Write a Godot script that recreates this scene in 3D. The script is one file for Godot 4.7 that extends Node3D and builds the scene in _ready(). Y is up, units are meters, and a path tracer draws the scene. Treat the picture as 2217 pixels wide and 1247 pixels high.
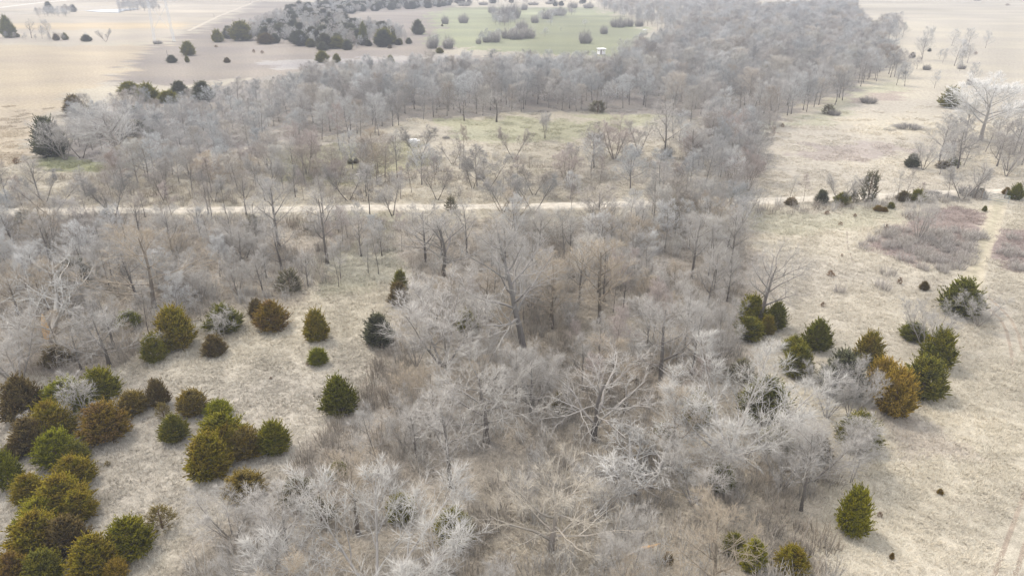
extends Node3D
# A drone's view over winter woods and grassland. Units are metres, y is up.
# The plan was measured off the photograph: at() meets a sight line with the level ground.

const EYE := 35.0                     # height of the drone
const PITCH := 0.43633                # 25 degrees down
const FOCAL := 1497.0                 # in pixels of the 2217 x 1247 photograph
const CX := 1108.5
const CY := 623.5

var rng := RandomNumberGenerator.new()
var noise_a := FastNoiseLite.new()    # broad
var noise_b := FastNoiseLite.new()    # fine
var M := {}
var trees := {}
var cedars := {}
var shrubs := {}
var zones := []
var taken := {}
var single_trees := 0
var clear := []
var tracks := []


# ---------------------------------------------------------------- measuring
func at(px: float, py: float) -> Vector3:
	var u := (CY - py) / FOCAL
	var down := sin(PITCH) - cos(PITCH) * u
	var t := EYE / maxf(down, 0.004)
	return Vector3((px - CX) / FOCAL * t, 0.0, -(cos(PITCH) + sin(PITCH) * u) * t)


func depth_of(p: Vector3) -> float:
	return (EYE - p.y) * sin(PITCH) - p.z * cos(PITCH)


func height_to(p: Vector3, py: float) -> float:    # how tall a thing at p is whose top shows at py
	var u := (CY - py) / FOCAL
	return EYE + p.z * (sin(PITCH) - u * cos(PITCH)) / (cos(PITCH) + u * sin(PITCH))


func seen_at(p: Vector3) -> Vector2:               # where a point shows in the photograph
	var d := depth_of(p)
	return Vector2(CX + p.x / d * FOCAL, CY + FOCAL * ((EYE - p.y) * cos(PITCH) + p.z * sin(PITCH)) / d)


func metres(p: Vector3, px: float) -> float:
	return px * depth_of(p) / FOCAL


func ground_y(x: float, z: float) -> float:
	return 0.22 * noise_a.get_noise_2d(x * 1.6, z * 1.6) + 0.05 * noise_b.get_noise_2d(x * 0.6, z * 0.6)


func poly(pts: Array) -> PackedVector2Array:
	var out := PackedVector2Array()
	for p in pts:
		var w := at(p[0], p[1])
		out.append(Vector2(w.x, w.z))
	return out


# ---------------------------------------------------------------- mesh building
class Geo:
	var v := PackedVector3Array()
	var n := PackedVector3Array()
	var c := PackedColorArray()
	var i := PackedInt32Array()

	func path(pts: PackedVector3Array, rad: PackedFloat32Array, col: Color, col2: Color, k: int) -> void:
		var first := v.size()
		var m := pts.size()
		var side := Vector3.ZERO
		for s in m:
			var d := (pts[mini(s + 1, m - 1)] - pts[maxi(s - 1, 0)]).normalized()
			if side == Vector3.ZERO:
				side = d.cross(Vector3(0.31, 0.2, 0.93)).normalized()
			side = (side - d * side.dot(d)).normalized()
			var other := d.cross(side)
			var cc := col.lerp(col2, float(s) / maxf(1.0, m - 1.0))
			for q in k:
				var a := TAU * q / k
				var w := side * cos(a) + other * sin(a)
				v.append(pts[s] + w * rad[s])
				n.append(w)
				c.append(cc)
		for s in m - 1:
			for q in k:
				var a0 := first + s * k + q
				var a1 := first + s * k + (q + 1) % k
				i.append(a0); i.append(a0 + k); i.append(a1)
				i.append(a1); i.append(a0 + k); i.append(a1 + k)

	func twig(p: Vector3, d: Vector3, length: float, r: float, col: Color) -> void:
		var first := v.size()
		var side := d.cross(Vector3(0.31, 0.2, 0.93)).normalized()
		var other := d.cross(side)
		var w1 := side * -0.5 + other * 0.866
		var w2 := side * -0.5 - other * 0.866
		v.append(p + side * r); v.append(p + w1 * r); v.append(p + w2 * r); v.append(p + d * length)
		n.append(side); n.append(w1); n.append(w2); n.append(d)
		c.append(col); c.append(col); c.append(col); c.append(col)
		i.append(first); i.append(first + 3); i.append(first + 1)
		i.append(first + 1); i.append(first + 3); i.append(first + 2)
		i.append(first + 2); i.append(first + 3); i.append(first)

	func spray(p: Vector3, d: Vector3, length: float, r: float, col: Color, tip: Color) -> void:   # a spindle of scale leaves
		var first := v.size()
		var side := d.cross(Vector3(0.31, 0.2, 0.93)).normalized()
		var other := d.cross(side)
		var w1 := side * -0.5 + other * 0.866
		var w2 := side * -0.5 - other * 0.866
		var mid := p + d * length * 0.4
		v.append(p); v.append(mid + side * r); v.append(mid + w1 * r); v.append(mid + w2 * r); v.append(p + d * length)
		n.append(-d); n.append(side); n.append(w1); n.append(w2); n.append(d)
		c.append(col); c.append(col); c.append(col); c.append(col); c.append(tip)
		for q in 3:
			var e := first + 1 + q
			var f := first + 1 + (q + 1) % 3
			i.append(first); i.append(e); i.append(f)
			i.append(e); i.append(first + 4); i.append(f)

	func box(lo: Vector3, hi: Vector3, col := Color.WHITE, t := Transform3D()) -> void:
		for axis in 3:
			for s in [-1.0, 1.0]:
				var first := v.size()
				var nn := Vector3.ZERO
				nn[axis] = s
				var u := Vector3.ZERO
				u[(axis + 1) % 3] = 1.0
				var w := nn.cross(u)
				var mid := (lo + hi) * 0.5
				var half := (hi - lo) * 0.5
				for q in [[-1, -1], [-1, 1], [1, 1], [1, -1]]:
					var dir: Vector3 = nn + u * q[0] + w * q[1]
					v.append(t * (mid + dir * half))
					n.append(t.basis * nn)
					c.append(col)
				i.append(first); i.append(first + 1); i.append(first + 2)
				i.append(first); i.append(first + 2); i.append(first + 3)

	func bar(a: Vector3, b: Vector3, r: float, col := Color.WHITE, k := 4) -> void:
		path(PackedVector3Array([a, b]), PackedFloat32Array([r, r]), col, col, k)

	func mesh(m: Material) -> ArrayMesh:
		var a := []
		a.resize(Mesh.ARRAY_MAX)
		a[Mesh.ARRAY_VERTEX] = v
		a[Mesh.ARRAY_NORMAL] = n
		a[Mesh.ARRAY_COLOR] = c
		a[Mesh.ARRAY_INDEX] = i
		var out := ArrayMesh.new()
		out.add_surface_from_arrays(Mesh.PRIMITIVE_TRIANGLES, a)
		out.surface_set_material(0, m)
		return out


func rnd(a: float, b: float) -> float:
	return rng.randf_range(a, b)


func any_dir() -> Vector3:
	return Vector3(rng.randfn(), rng.randfn(), rng.randfn()).normalized()


func shade(c: Color, k: float) -> Color:
	return Color(c.r * k, c.g * k, c.b * k)


# ---------------------------------------------------------------- naming
func numbered(called: String) -> String:
	var k: int = taken.get(called, 0)
	taken[called] = k + 1
	return called if k == 0 else "%s_%03d" % [called, k]


func tag(o: Node, label: String, category: String, group := "", kind := "") -> void:
	if label: o.set_meta("label", label)
	if category: o.set_meta("category", category)
	if group: o.set_meta("group", group)
	if kind: o.set_meta("kind", kind)


func thing(called: String, label: String, category: String, where: Vector3, turn := 0.0, group := "") -> Node3D:
	var o := Node3D.new()
	o.name = numbered(called)
	add_child(o, true)
	o.position = where
	o.rotation.y = turn
	tag(o, label, category, group)
	return o


func part(called: String, m: Mesh, parent: Node, where := Vector3.ZERO) -> MeshInstance3D:
	var o := MeshInstance3D.new()
	o.name = called if parent != self else numbered(called)
	o.mesh = m
	parent.add_child(o, true)
	o.position = where
	return o


func many(called: String, m: Mesh, xf: Array, parent: Node, tints := []) -> MultiMeshInstance3D:
	var mm := MultiMesh.new()
	mm.transform_format = MultiMesh.TRANSFORM_3D
	mm.use_colors = not tints.is_empty()
	mm.mesh = m
	mm.instance_count = xf.size()
	for k in xf.size():
		mm.set_instance_transform(k, xf[k])
		if tints: mm.set_instance_color(k, tints[k])
	var o := MultiMeshInstance3D.new()
	o.name = called if parent != self else numbered(called)
	o.multimesh = mm
	o.set_meta("kind", "stuff")
	parent.add_child(o, true)
	return o


# ---------------------------------------------------------------- bare trees
func grow(P: Dictionary, gt: Geo, gc: Geo, lvl: int, p: Vector3, d: Vector3, length: float, r: float) -> void:
	var segs: int = [8, 6, 4, 2][lvl]
	var pts := PackedVector3Array([p])
	var rad := PackedFloat32Array([r])
	var dirs := PackedVector3Array([d])
	var wig: float = P.wig * [0.35, 1.0, 1.1, 1.0][lvl]
	var up: float = P.up * [0.5, 1.0, 1.0, 0.6][lvl]
	var last: float = P.taper if lvl == 0 else 0.22
	for s in segs:
		d = (d + any_dir() * wig + Vector3.UP * up).normalized()
		p += d * length / segs
		pts.append(p)
		dirs.append(d)
		rad.append(maxf(r * lerpf(1.0, last, (s + 1.0) / segs), P.thin))
	if lvl == 0:
		rad[0] = r * 1.45
	var tone: float = [0.0, 0.3, 0.65, 0.95][lvl]
	var c0: Color = P.bark.lerp(P.twig, tone)
	var c1: Color = P.bark.lerp(P.twig, minf(1.0, tone + 0.4))
	var k := rnd(0.86, 1.14)
	(gt if lvl < 2 else gc).path(pts, rad, shade(c0, k), shade(c1, k), [6, 4, 3, 3][lvl])
	var count: int = P.n[lvl]
	var start: float = P.start[lvl]
	var az := rnd(0.0, TAU)
	for q in count:
		var t := lerpf(start, 0.98, (q + rnd(0.0, 0.9)) / count)
		var f := t * segs
		var s := mini(int(f), segs - 1)
		var from := pts[s].lerp(pts[s + 1], f - s)
		var dd := dirs[s + 1]
		az += 2.4 + rnd(-0.5, 0.5)
		var side := dd.cross(Vector3(0.3, 0.21, 0.93)).normalized()
		var out := side.rotated(dd, az)
		var a: float = deg_to_rad(P.angle[lvl] * rnd(0.75, 1.25) * lerpf(1.15, 0.8, t))
		var nd := (dd * cos(a) + out * sin(a)).normalized()
		if lvl == 3:
			var tw := shade(P.twig, rnd(0.8, 1.2))
			gc.twig(from, nd, P.twig_len * rnd(0.6, 1.3), P.thin, tw)
		else:
			var part_len: float = length * P.ratio[lvl] * lerpf(1.15, P.top, (t - start) / (1.0 - start)) * rnd(0.75, 1.2)
			grow(P, gt, gc, lvl + 1, from, nd, part_len, minf(rad[s] * 0.8, maxf(rad[s] * P.thick * rnd(0.8, 1.2), P.thin)))
	if lvl == 3:
		gc.twig(p, d, P.twig_len, P.thin, P.twig)


func make_tree(called: String, sd: int, given: Dictionary) -> void:
	rng.seed = sd
	var P := {
		"h": 10.0, "r": 0.19, "stems": 1, "lean": 0.05, "taper": 0.2, "wig": 0.16, "up": 0.06, "thin": 0.0088, "thick": 0.58, "top": 0.5, "twig_len": 0.55,
		"n": [10, 7, 5, 5], "start": [0.28, 0.2, 0.15, 0.1], "angle": [48.0, 42.0, 42.0, 40.0], "ratio": [0.46, 0.5, 0.5],
		"bark": Color(0.09, 0.078, 0.066), "twig": Color(0.37, 0.345, 0.315),
	}
	P.merge(given, true)
	var gt := Geo.new()
	var gc := Geo.new()
	for s in P.stems:
		var a: float = TAU * (s + rnd(0.0, 0.5)) / P.stems
		var d := Vector3(cos(a) * P.lean, 1.0, sin(a) * P.lean).normalized()
		var off: Vector3 = Vector3(cos(a), 0, sin(a)) * (P.r * 1.2 if P.stems > 1 else 0.0)
		grow(P, gt, gc, 0, off + Vector3.DOWN * 0.25, d, P.h * rnd(0.85, 1.05), P.r)
	var top := 0.0
	var wide := 0.0
	for p in gc.v:
		top = maxf(top, p.y)
		wide += Vector2(p.x, p.z).length()
	trees[called] = {"trunk": gt.mesh(M.bark), "crown": gc.mesh(M.bark), "h": top, "r": 1.7 * wide / gc.v.size()}


func tree_xf(kind: String, where: Vector3, h: float, turn: float, widen := 1.0) -> Transform3D:
	var k: float = h / trees[kind].h
	return Transform3D(Basis(Vector3.UP, turn).scaled(Vector3(k * widen, k, k * widen)), Vector3(where.x, ground_y(where.x, where.z), where.z))


func place_tree(kind: String, xf: Transform3D, label: String, group := "", called := "bare_tree", category := "tree") -> Node3D:
	var o := thing(called, label, category, Vector3.ZERO, 0.0, group)
	o.transform = xf
	part("trunk", trees[kind].trunk, o)
	part("crown", trees[kind].crown, o)
	single_trees += 1
	return o


# ---------------------------------------------------------------- cedars: radius 1, height 2
func envelope(t: float, shape: String) -> float:
	var low := sqrt(clampf((t + 0.05) / 0.28, 0.0, 1.0))
	match shape:
		"cone": return low * pow(1.0 - t, 0.75) * 1.12
		"round": return low * sqrt(maxf(0.0, 1.0 - t * t * 0.98))
		"tall": return low * pow(1.0 - t, 0.5) * 1.02
	return low * pow(1.0 - t, 0.62) * 1.1


func make_cedar(called: String, sd: int, shape: String, a: Color, b: Color, count := 4800, thin := 1.0) -> void:
	rng.seed = sd
	var nz := FastNoiseLite.new()
	nz.seed = sd
	nz.frequency = 1.0
	var g := Geo.new()
	var done := 0
	while done < count:
		var t := rng.randf()
		var e := envelope(t, shape)
		if rng.randf() > e + 0.06: continue
		var az := rnd(0.0, TAU)
		var lump := 1.0 + 0.5 * nz.get_noise_3d(cos(az) * 1.9, t * 3.4, sin(az) * 1.9) + 0.5 * nz.get_noise_3d(cos(az) * 4.5 + 9.0, t * 9.0, sin(az) * 4.5)
		var f := lerpf(0.3, 0.88, sqrt(rng.randf()))
		var rr := e * lump * f
		var p := Vector3(cos(az) * rr, 0.04 + t * 1.72 + 0.1 * (lump - 1.0), sin(az) * rr)
		var axis := (Vector3(cos(az), 0, sin(az)) * (0.85 - 0.3 * t) + Vector3.UP * (0.28 + 0.75 * t) + any_dir() * 0.3).normalized()
		var side := axis.cross(Vector3.UP).normalized().rotated(axis, rnd(-0.5, 0.5))
		var l := (rnd(0.16, 0.4) if rng.randf() < 0.8 else rnd(0.4, 0.62)) * (1.0 if e > 0.3 else 0.8)
		var mixed := clampf(0.5 + 1.2 * nz.get_noise_3d(p.x * 1.5 + 5.0, p.y * 1.5, p.z * 1.5) + rnd(-0.15, 0.15), 0.0, 1.0)
		var tone := shade(a.lerp(b, mixed), rnd(0.75, 1.25))
		for q in 6:                                         # a plume: scale leaf sprays to both sides of a shoot
			var s := q / 5.0
			var d := (axis * (0.75 + 0.5 * s) + side * ((0.75 - 0.45 * s) * (1.0 if q % 2 == 0 else -1.0)) + any_dir() * 0.28).normalized()
			var sl := rnd(0.15, 0.28) * (1.15 - 0.4 * s)
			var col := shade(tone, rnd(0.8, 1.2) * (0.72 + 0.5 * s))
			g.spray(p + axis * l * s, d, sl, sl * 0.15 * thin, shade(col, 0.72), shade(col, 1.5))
			done += 1
	var tr := Geo.new()
	tr.path(PackedVector3Array([Vector3(0, -0.1, 0), Vector3(0.02, 0.8, 0), Vector3(0, 1.7, 0.02)]), PackedFloat32Array([0.09, 0.06, 0.015]), Color(0.13, 0.09, 0.065), Color(0.15, 0.1, 0.07), 6)
	for q in 12:
		var az := q * 2.4
		var y := 0.2 + q * 0.11
		tr.twig(Vector3(0, y, 0), Vector3(cos(az), 0.5, sin(az)).normalized(), 0.9 * envelope(y / 2.0, shape), 0.025, Color(0.14, 0.1, 0.07))
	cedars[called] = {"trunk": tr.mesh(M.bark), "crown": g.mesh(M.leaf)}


func cedar_xf(px: float, base: float, w: float, h: float, turn: float) -> Transform3D:
	var p := at(px, base)
	var r := metres(p, w) * 0.5
	p.z -= r * 0.75
	var tall := maxf(height_to(p, base - h), r * 0.8)
	return Transform3D(Basis(Vector3.UP, turn).scaled(Vector3(r * 0.95, tall * 0.5, r * 0.95)), Vector3(p.x, ground_y(p.x, p.z), p.z))


func place_cedar(kind: String, px: float, base: float, w: float, h: float, label: String, group := "", called := "cedar_tree", category := "cedar") -> void:
	var o := thing(called, label, category, Vector3.ZERO, 0.0, group)
	o.transform = cedar_xf(px, base, w, h, rnd(0.0, TAU))
	if base > 560.0 and not kind in ["veiled", "dull"]: clear.append(Vector3(o.position.x, o.position.z, o.transform.basis.x.length() + 0.9))
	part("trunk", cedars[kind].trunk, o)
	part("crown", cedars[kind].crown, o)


# ---------------------------------------------------------------- shrubs and brush: many stems from one root
func make_shrub(called: String, sd: int, stems: int, h: float, spread: float, col: Color, thin := 0.009, twigs := 9) -> void:
	rng.seed = sd
	var g := Geo.new()
	for s in stems:
		var az := rnd(0.0, TAU)
		var rr := sqrt(rng.randf()) * spread
		var p := Vector3(cos(az) * rr * 0.6, -0.1, sin(az) * rr * 0.6)
		var d := Vector3(cos(az) * rr * 0.5, h, sin(az) * rr * 0.5).normalized()
		var l := h * rnd(0.45, 1.08) * sqrt(maxf(0.2, 1.0 - 0.75 * rr * rr / (spread * spread)))
		var pts := PackedVector3Array([p])
		var rad := PackedFloat32Array([thin * 2.2])
		var c := shade(col, rnd(0.75, 1.2))
		for q in 3:
			d = (d + any_dir() * 0.16).normalized()
			p += d * l / 3.0
			pts.append(p)
			rad.append(thin * (2.0 - 0.5 * q))
		g.path(pts, rad, shade(c, 0.7), c, 3)
		for q in twigs:
			var t := rnd(0.25, 1.0) * 3.0
			var k := mini(int(t), 2)
			g.twig(pts[k].lerp(pts[k + 1], t - k), (d + any_dir() * 0.75).normalized(), h * rnd(0.16, 0.34), thin, shade(c, rnd(0.85, 1.15)))
	shrubs[called] = g.mesh(M.bark)


func make_grass(called: String, sd: int, tufts: int, size: float, tall: float, blades := 5) -> void:
	rng.seed = sd
	var g := Geo.new()
	for q in tufts:
		var p := Vector3(rnd(-size, size), -0.04, rnd(-size, size))
		var k := rnd(0.84, 1.1)
		var warm := rnd(-0.03, 0.03)
		var lie := Vector3(rnd(-1, 1) + 0.5, 0, rnd(-1, 1)) * 0.9
		var big := rnd(0.6, 1.35)
		for b in blades:
			var d := (lie + Vector3(rnd(-0.8, 0.8), rnd(0.35, 1.0), rnd(-0.8, 0.8))).normalized()
			var side := d.cross(Vector3.UP).normalized() * rnd(0.012, 0.026) * size
			var root := p + Vector3(rnd(-0.08, 0.08), 0, rnd(-0.08, 0.08)) * size
			var c := Color(k + warm, k, k - warm) * rnd(0.85, 1.1)
			var first := g.v.size()
			g.v.append(root - side); g.v.append(root + side); g.v.append(root + d * tall * big * rnd(0.6, 1.2))
			var facing := (g.v[first + 1] - g.v[first]).cross(g.v[first + 2] - g.v[first]).normalized()
			var flip := facing.y > 0.0                       # front faces run clockwise and should look up
			if facing.y < 0.0: facing = -facing
			for e in 3:
				g.n.append(facing)
				g.c.append(c)
			g.i.append(first); g.i.append(first + (2 if flip else 1)); g.i.append(first + (1 if flip else 2))
	shrubs[called] = g.mesh(M.grass)


# ---------------------------------------------------------------- ground
func zone(pts: Array, col: Color, rough := 1.0) -> void:
	var p := poly(pts)
	var box := Rect2(p[0], Vector2.ZERO)
	for q in p: box = box.expand(q)
	zones.append({"p": p, "box": box.grow(1.0), "c": col, "rough": rough})


func ground_color(x: float, z: float) -> Color:
	var far := clampf(absf(z) / 90.0, 0.6, 6.0)
	var wx := x + (noise_a.get_noise_2d(x * 5.0, z * 5.0) * 3.2 + noise_b.get_noise_2d(x * 2.0 + 40.0, z * 2.0) * 1.6) * far
	var wz := z + (noise_a.get_noise_2d(x * 5.0 + 300.0, z * 5.0) * 3.2 + noise_b.get_noise_2d(x * 2.0, z * 2.0 + 70.0) * 1.6) * far
	var q := Vector2(wx, wz)
	var c := Color(0.42, 0.38, 0.306)
	for r in zones:
		if r.box.has_point(q) and Geometry2D.is_point_in_polygon(q, r.p):
			c = r.c
	var broad := noise_a.get_noise_2d(x * 1.7 / far + 90.0, z * 3.4 / far)
	var fine := noise_b.get_noise_2d(x * 1.1 / far, z * 2.0 / far)
	var k := 1.0 + 0.3 * broad + 0.16 * fine
	var dull := clampf(0.5 + 1.6 * noise_a.get_noise_2d(x * 0.9 - 500.0, z * 1.8), 0.0, 1.0)
	c = c.lerp(Color(c.r * 0.8, c.g * 0.81, c.b * 0.88), dull * 0.7)
	return Color(c.r * k, c.g * k, c.b * k)


func steps(to: float, fine_to: float, step: float, growth: float) -> PackedFloat32Array:
	var out := PackedFloat32Array([0.0])
	var x := 0.0
	while x < to:
		x += step if x < fine_to else step + (x - fine_to) * growth
		out.append(x)
	return out


func build_ground() -> void:
	var right := steps(3000.0, 62.0, 0.65, 0.045)
	var xs := PackedFloat32Array()
	for k in range(right.size() - 1, 0, -1): xs.append(-right[k])
	xs.append_array(right)
	var zs := PackedFloat32Array([70.0, 45.0, 25.0, 5.0, -10.0])
	for s in steps(4200.0, 105.0, 0.65, 0.0105): zs.append(-20.0 - s)
	var g := Geo.new()
	var w := xs.size()
	for z in zs:
		for x in xs:
			g.v.append(Vector3(x, ground_y(x, z), z))
			g.c.append(shade(ground_color(x, z), 1.38))
			g.n.append(Vector3(ground_y(x - 0.5, z) - ground_y(x + 0.5, z), 1.0, ground_y(x, z - 0.5) - ground_y(x, z + 0.5)).normalized())
	for r in zs.size() - 1:
		for q in w - 1:
			var a := r * w + q
			g.i.append(a); g.i.append(a + w); g.i.append(a + 1)
			g.i.append(a + 1); g.i.append(a + w); g.i.append(a + w + 1)
	tag(part("ground", g.mesh(M.ground), self), "", "", "", "structure")


func ribbon(called: String, line: Array, half: float, bands: Array, lift: float, kind := "structure") -> void:   # bands: [offset -1..1, colour]
	var pts := []
	for p in line: pts.append(at(p[0], p[1]))
	for k in pts.size() - 1: tracks.append([Vector2(pts[k].x, pts[k].z), Vector2(pts[k + 1].x, pts[k + 1].z), half + 0.3])
	var fine := []
	for k in pts.size() - 1:
		var m := maxi(1, int(pts[k].distance_to(pts[k + 1]) / 1.2))
		for q in m: fine.append(pts[k].lerp(pts[k + 1], float(q) / m))
	fine.append(pts[-1])
	var g := Geo.new()
	for k in fine.size():
		var p: Vector3 = fine[k]
		var d: Vector3 = (fine[mini(k + 1, fine.size() - 1)] - fine[maxi(k - 1, 0)]).normalized()
		var s := Vector3(-d.z, 0, d.x)
		var wander := noise_b.get_noise_2d(p.x * 0.9, p.z * 0.9) * 0.35
		for b in bands:
			var off: float = b[0]
			var q := p + s * (off * half * (1.0 + 0.25 * noise_b.get_noise_2d(p.x * 2.0 + off * 50.0, p.z * 2.0)) + wander * half * 0.3)
			var edge := absf(off) > 0.99
			g.v.append(Vector3(q.x, ground_y(q.x, q.z) + (-0.02 if edge else lift), q.z))
			g.n.append(Vector3.UP)
			var c: Color = ground_color(q.x, q.z) if edge else b[1]
			g.c.append(shade(c, 1.42 + 0.22 * noise_b.get_noise_2d(q.x * 3.0, q.z * 3.0)))
	var w := bands.size()
	for r in fine.size() - 1:
		for q in w - 1:
			var a := r * w + q
			g.i.append(a); g.i.append(a + w); g.i.append(a + 1)
			g.i.append(a + 1); g.i.append(a + w); g.i.append(a + w + 1)
	tag(part(called, g.mesh(M.ground), self), "", "", "", kind)


func scatter(pts: Array, spacing: float, keep := 1.0) -> Array:      # jittered places in a patch of ground
	var p := poly(pts)
	var box := Rect2(p[0], Vector2.ZERO)
	for q in p: box = box.expand(q)
	var out := []
	var x := box.position.x
	while x < box.end.x:
		var z := box.position.y
		while z < box.end.y:
			var s := Vector2(x + rnd(0.0, spacing), z + rnd(0.0, spacing))
			if rng.randf() < keep and Geometry2D.is_point_in_polygon(s, p):
				out.append(Vector3(s.x, 0, s.y))
			z += spacing
		x += spacing
	return out


func noise_texture(freq: float, low: float, sd: int, stretch := FastNoiseLite.TYPE_SIMPLEX) -> NoiseTexture2D:
	var nz := FastNoiseLite.new()
	nz.seed = sd
	nz.noise_type = stretch
	nz.frequency = freq
	nz.fractal_octaves = 4
	nz.fractal_gain = 0.6
	var t := NoiseTexture2D.new()
	t.width = 1024
	t.height = 1024
	t.seamless = true
	t.noise = nz
	var ramp := Gradient.new()
	ramp.set_color(0, Color(low, low, low))
	ramp.set_color(1, Color(1, 1, 1))
	t.color_ramp = ramp
	return t


func plain_material(called: String, rough: float, col := Color.WHITE) -> StandardMaterial3D:
	var m := StandardMaterial3D.new()
	m.resource_name = called
	m.vertex_color_use_as_albedo = true
	m.albedo_color = col
	m.roughness = rough
	m.metallic_specular = 0.1
	m.cull_mode = BaseMaterial3D.CULL_DISABLED
	return m


func make_materials() -> void:
	M.bark = plain_material("bark", 0.95)
	M.leaf = plain_material("cedar_leaf", 0.8)
	M.grass = plain_material("dry_grass", 0.95)
	M.ground = plain_material("dry_ground", 1.0)
	M.ground.albedo_texture = noise_texture(0.05, 0.76, 3)
	M.ground.uv1_triplanar = true
	M.ground.uv1_world_triplanar = true
	M.ground.uv1_scale = Vector3.ONE / 9.0
	M.ground.detail_enabled = true
	M.ground.detail_blend_mode = BaseMaterial3D.BLEND_MODE_MUL
	M.ground.detail_albedo = noise_texture(0.03, 0.8, 8)
	M.ground.detail_uv_layer = BaseMaterial3D.DETAIL_UV_2
	M.ground.uv2_triplanar = true
	M.ground.uv2_world_triplanar = true
	M.ground.uv2_scale = Vector3.ONE / 41.0
	M.ground.heightmap_enabled = false
	M.metal = plain_material("galvanised_steel", 0.5)
	M.metal.metallic = 0.3
	M.paint = plain_material("white_paint", 0.6)
	M.water = StandardMaterial3D.new()
	M.water.resource_name = "pond_water"
	M.water.albedo_color = Color(0.42, 0.45, 0.47)
	M.water.roughness = 0.08


# ---------------------------------------------------------------- built things
func build_pylon() -> void:
	var a := at(334, 90)
	var b := at(376, 90)
	var o := thing("transmission_tower", "pale steel lattice power line tower at the top left field edge", "pylon", a.lerp(b, 0.5))
	var half := a.distance_to(b) * 0.5
	var white := Color(0.62, 0.64, 0.66)
	for s in [-1.0, 1.0]:
		var g := Geo.new()
		var x: float = s * half
		var lean: float = -s * 0.9
		for q in 4:
			var cx: float = 0.45 * (-1.0 if q < 2 else 1.0)
			var cz: float = 0.45 * (-1.0 if q % 2 == 0 else 1.0)
			g.bar(Vector3(x + cx, 0, cz), Vector3(x + lean + cx * 0.7, 31, cz * 0.7), 0.055, white)
		for k in 26:
			var y := k * 1.2
			var l0: float = x + lean * y / 31.0
			var l1: float = x + lean * (y + 1.2) / 31.0
			var e := -0.45 if k % 2 == 0 else 0.45
			for z in [-0.42, 0.42]:
				g.bar(Vector3(l0 + e, y, z), Vector3(l1 - e, y + 1.2, z), 0.03, white)
				g.bar(Vector3(l0 + z, y, e), Vector3(l1 + z, y + 1.2, -e), 0.03, white)
		var leg := part("leg", g.mesh(M.metal), o)
		var f := Geo.new()
		f.box(Vector3(x - 0.8, -0.2, -0.8), Vector3(x + 0.8, 0.35, 0.8), Color(0.45, 0.43, 0.4))
		part("footing", f.mesh(M.paint), leg)
		var br := Geo.new()
		br.bar(Vector3(-s * (half - 0.5), 5.5, s * 0.1), Vector3(s * (half - 0.7), 17.0, s * 0.1), 0.07, white)
		part("brace", br.mesh(M.metal), o)
		var pk := Geo.new()
		pk.bar(Vector3(x + lean, 20.6, 0), Vector3(0, 25.5, 0), 0.12, white)
		part("upper_brace", pk.mesh(M.metal), o)
	var arm := Geo.new()
	for z in [-0.4, 0.4]:
		for y in [20.2, 21.0]:
			arm.bar(Vector3(-half - 4.6, y, z), Vector3(half + 4.6, y, z), 0.06, white)
	for k in 20:
		var x0 := -half - 4.6 + k * (half * 2 + 9.2) / 20.0
		var x1 := x0 + (half * 2 + 9.2) / 20.0
		for z in [-0.4, 0.4]:
			arm.bar(Vector3(x0, 20.2 if k % 2 == 0 else 21.0, z), Vector3(x1, 21.0 if k % 2 == 0 else 20.2, z), 0.05, white)
	part("crossarm", arm.mesh(M.metal), o)
	var spots := [-half - 4.3, 0.0, half + 4.3]
	for k in 3:
		var g := Geo.new()
		for d in 9:
			var y := 20.1 - d * 0.25
			g.path(PackedVector3Array([Vector3(spots[k], y, 0), Vector3(spots[k], y - 0.12, 0)]), PackedFloat32Array([0.05, 0.16]), Color(0.5, 0.5, 0.5), Color(0.5, 0.5, 0.5), 6)
		part("insulator", g.mesh(M.paint), o)
		var w := Geo.new()
		var from: Vector3 = o.position + Vector3(spots[k], 17.8, 0)
		var to: Vector3 = from + Vector3(-330, 8, 60)
		var pts := PackedVector3Array()
		var rad := PackedFloat32Array()
		for q in 33:
			var t := q / 32.0
			pts.append(from.lerp(to, t) - Vector3(0, 34.0 * t * (1.0 - t), 0))
			rad.append(0.035)
		w.path(pts, rad, Color(0.6, 0.6, 0.6), Color(0.6, 0.6, 0.6), 4)
		tag(part("power_line", w.mesh(M.metal), self), ["power line wire hanging from the near left arm of the pylon", "power line wire hanging from the middle of the pylon crossarm", "power line wire hanging from the right arm of the pylon"][k], "wire", "power lines")


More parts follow.
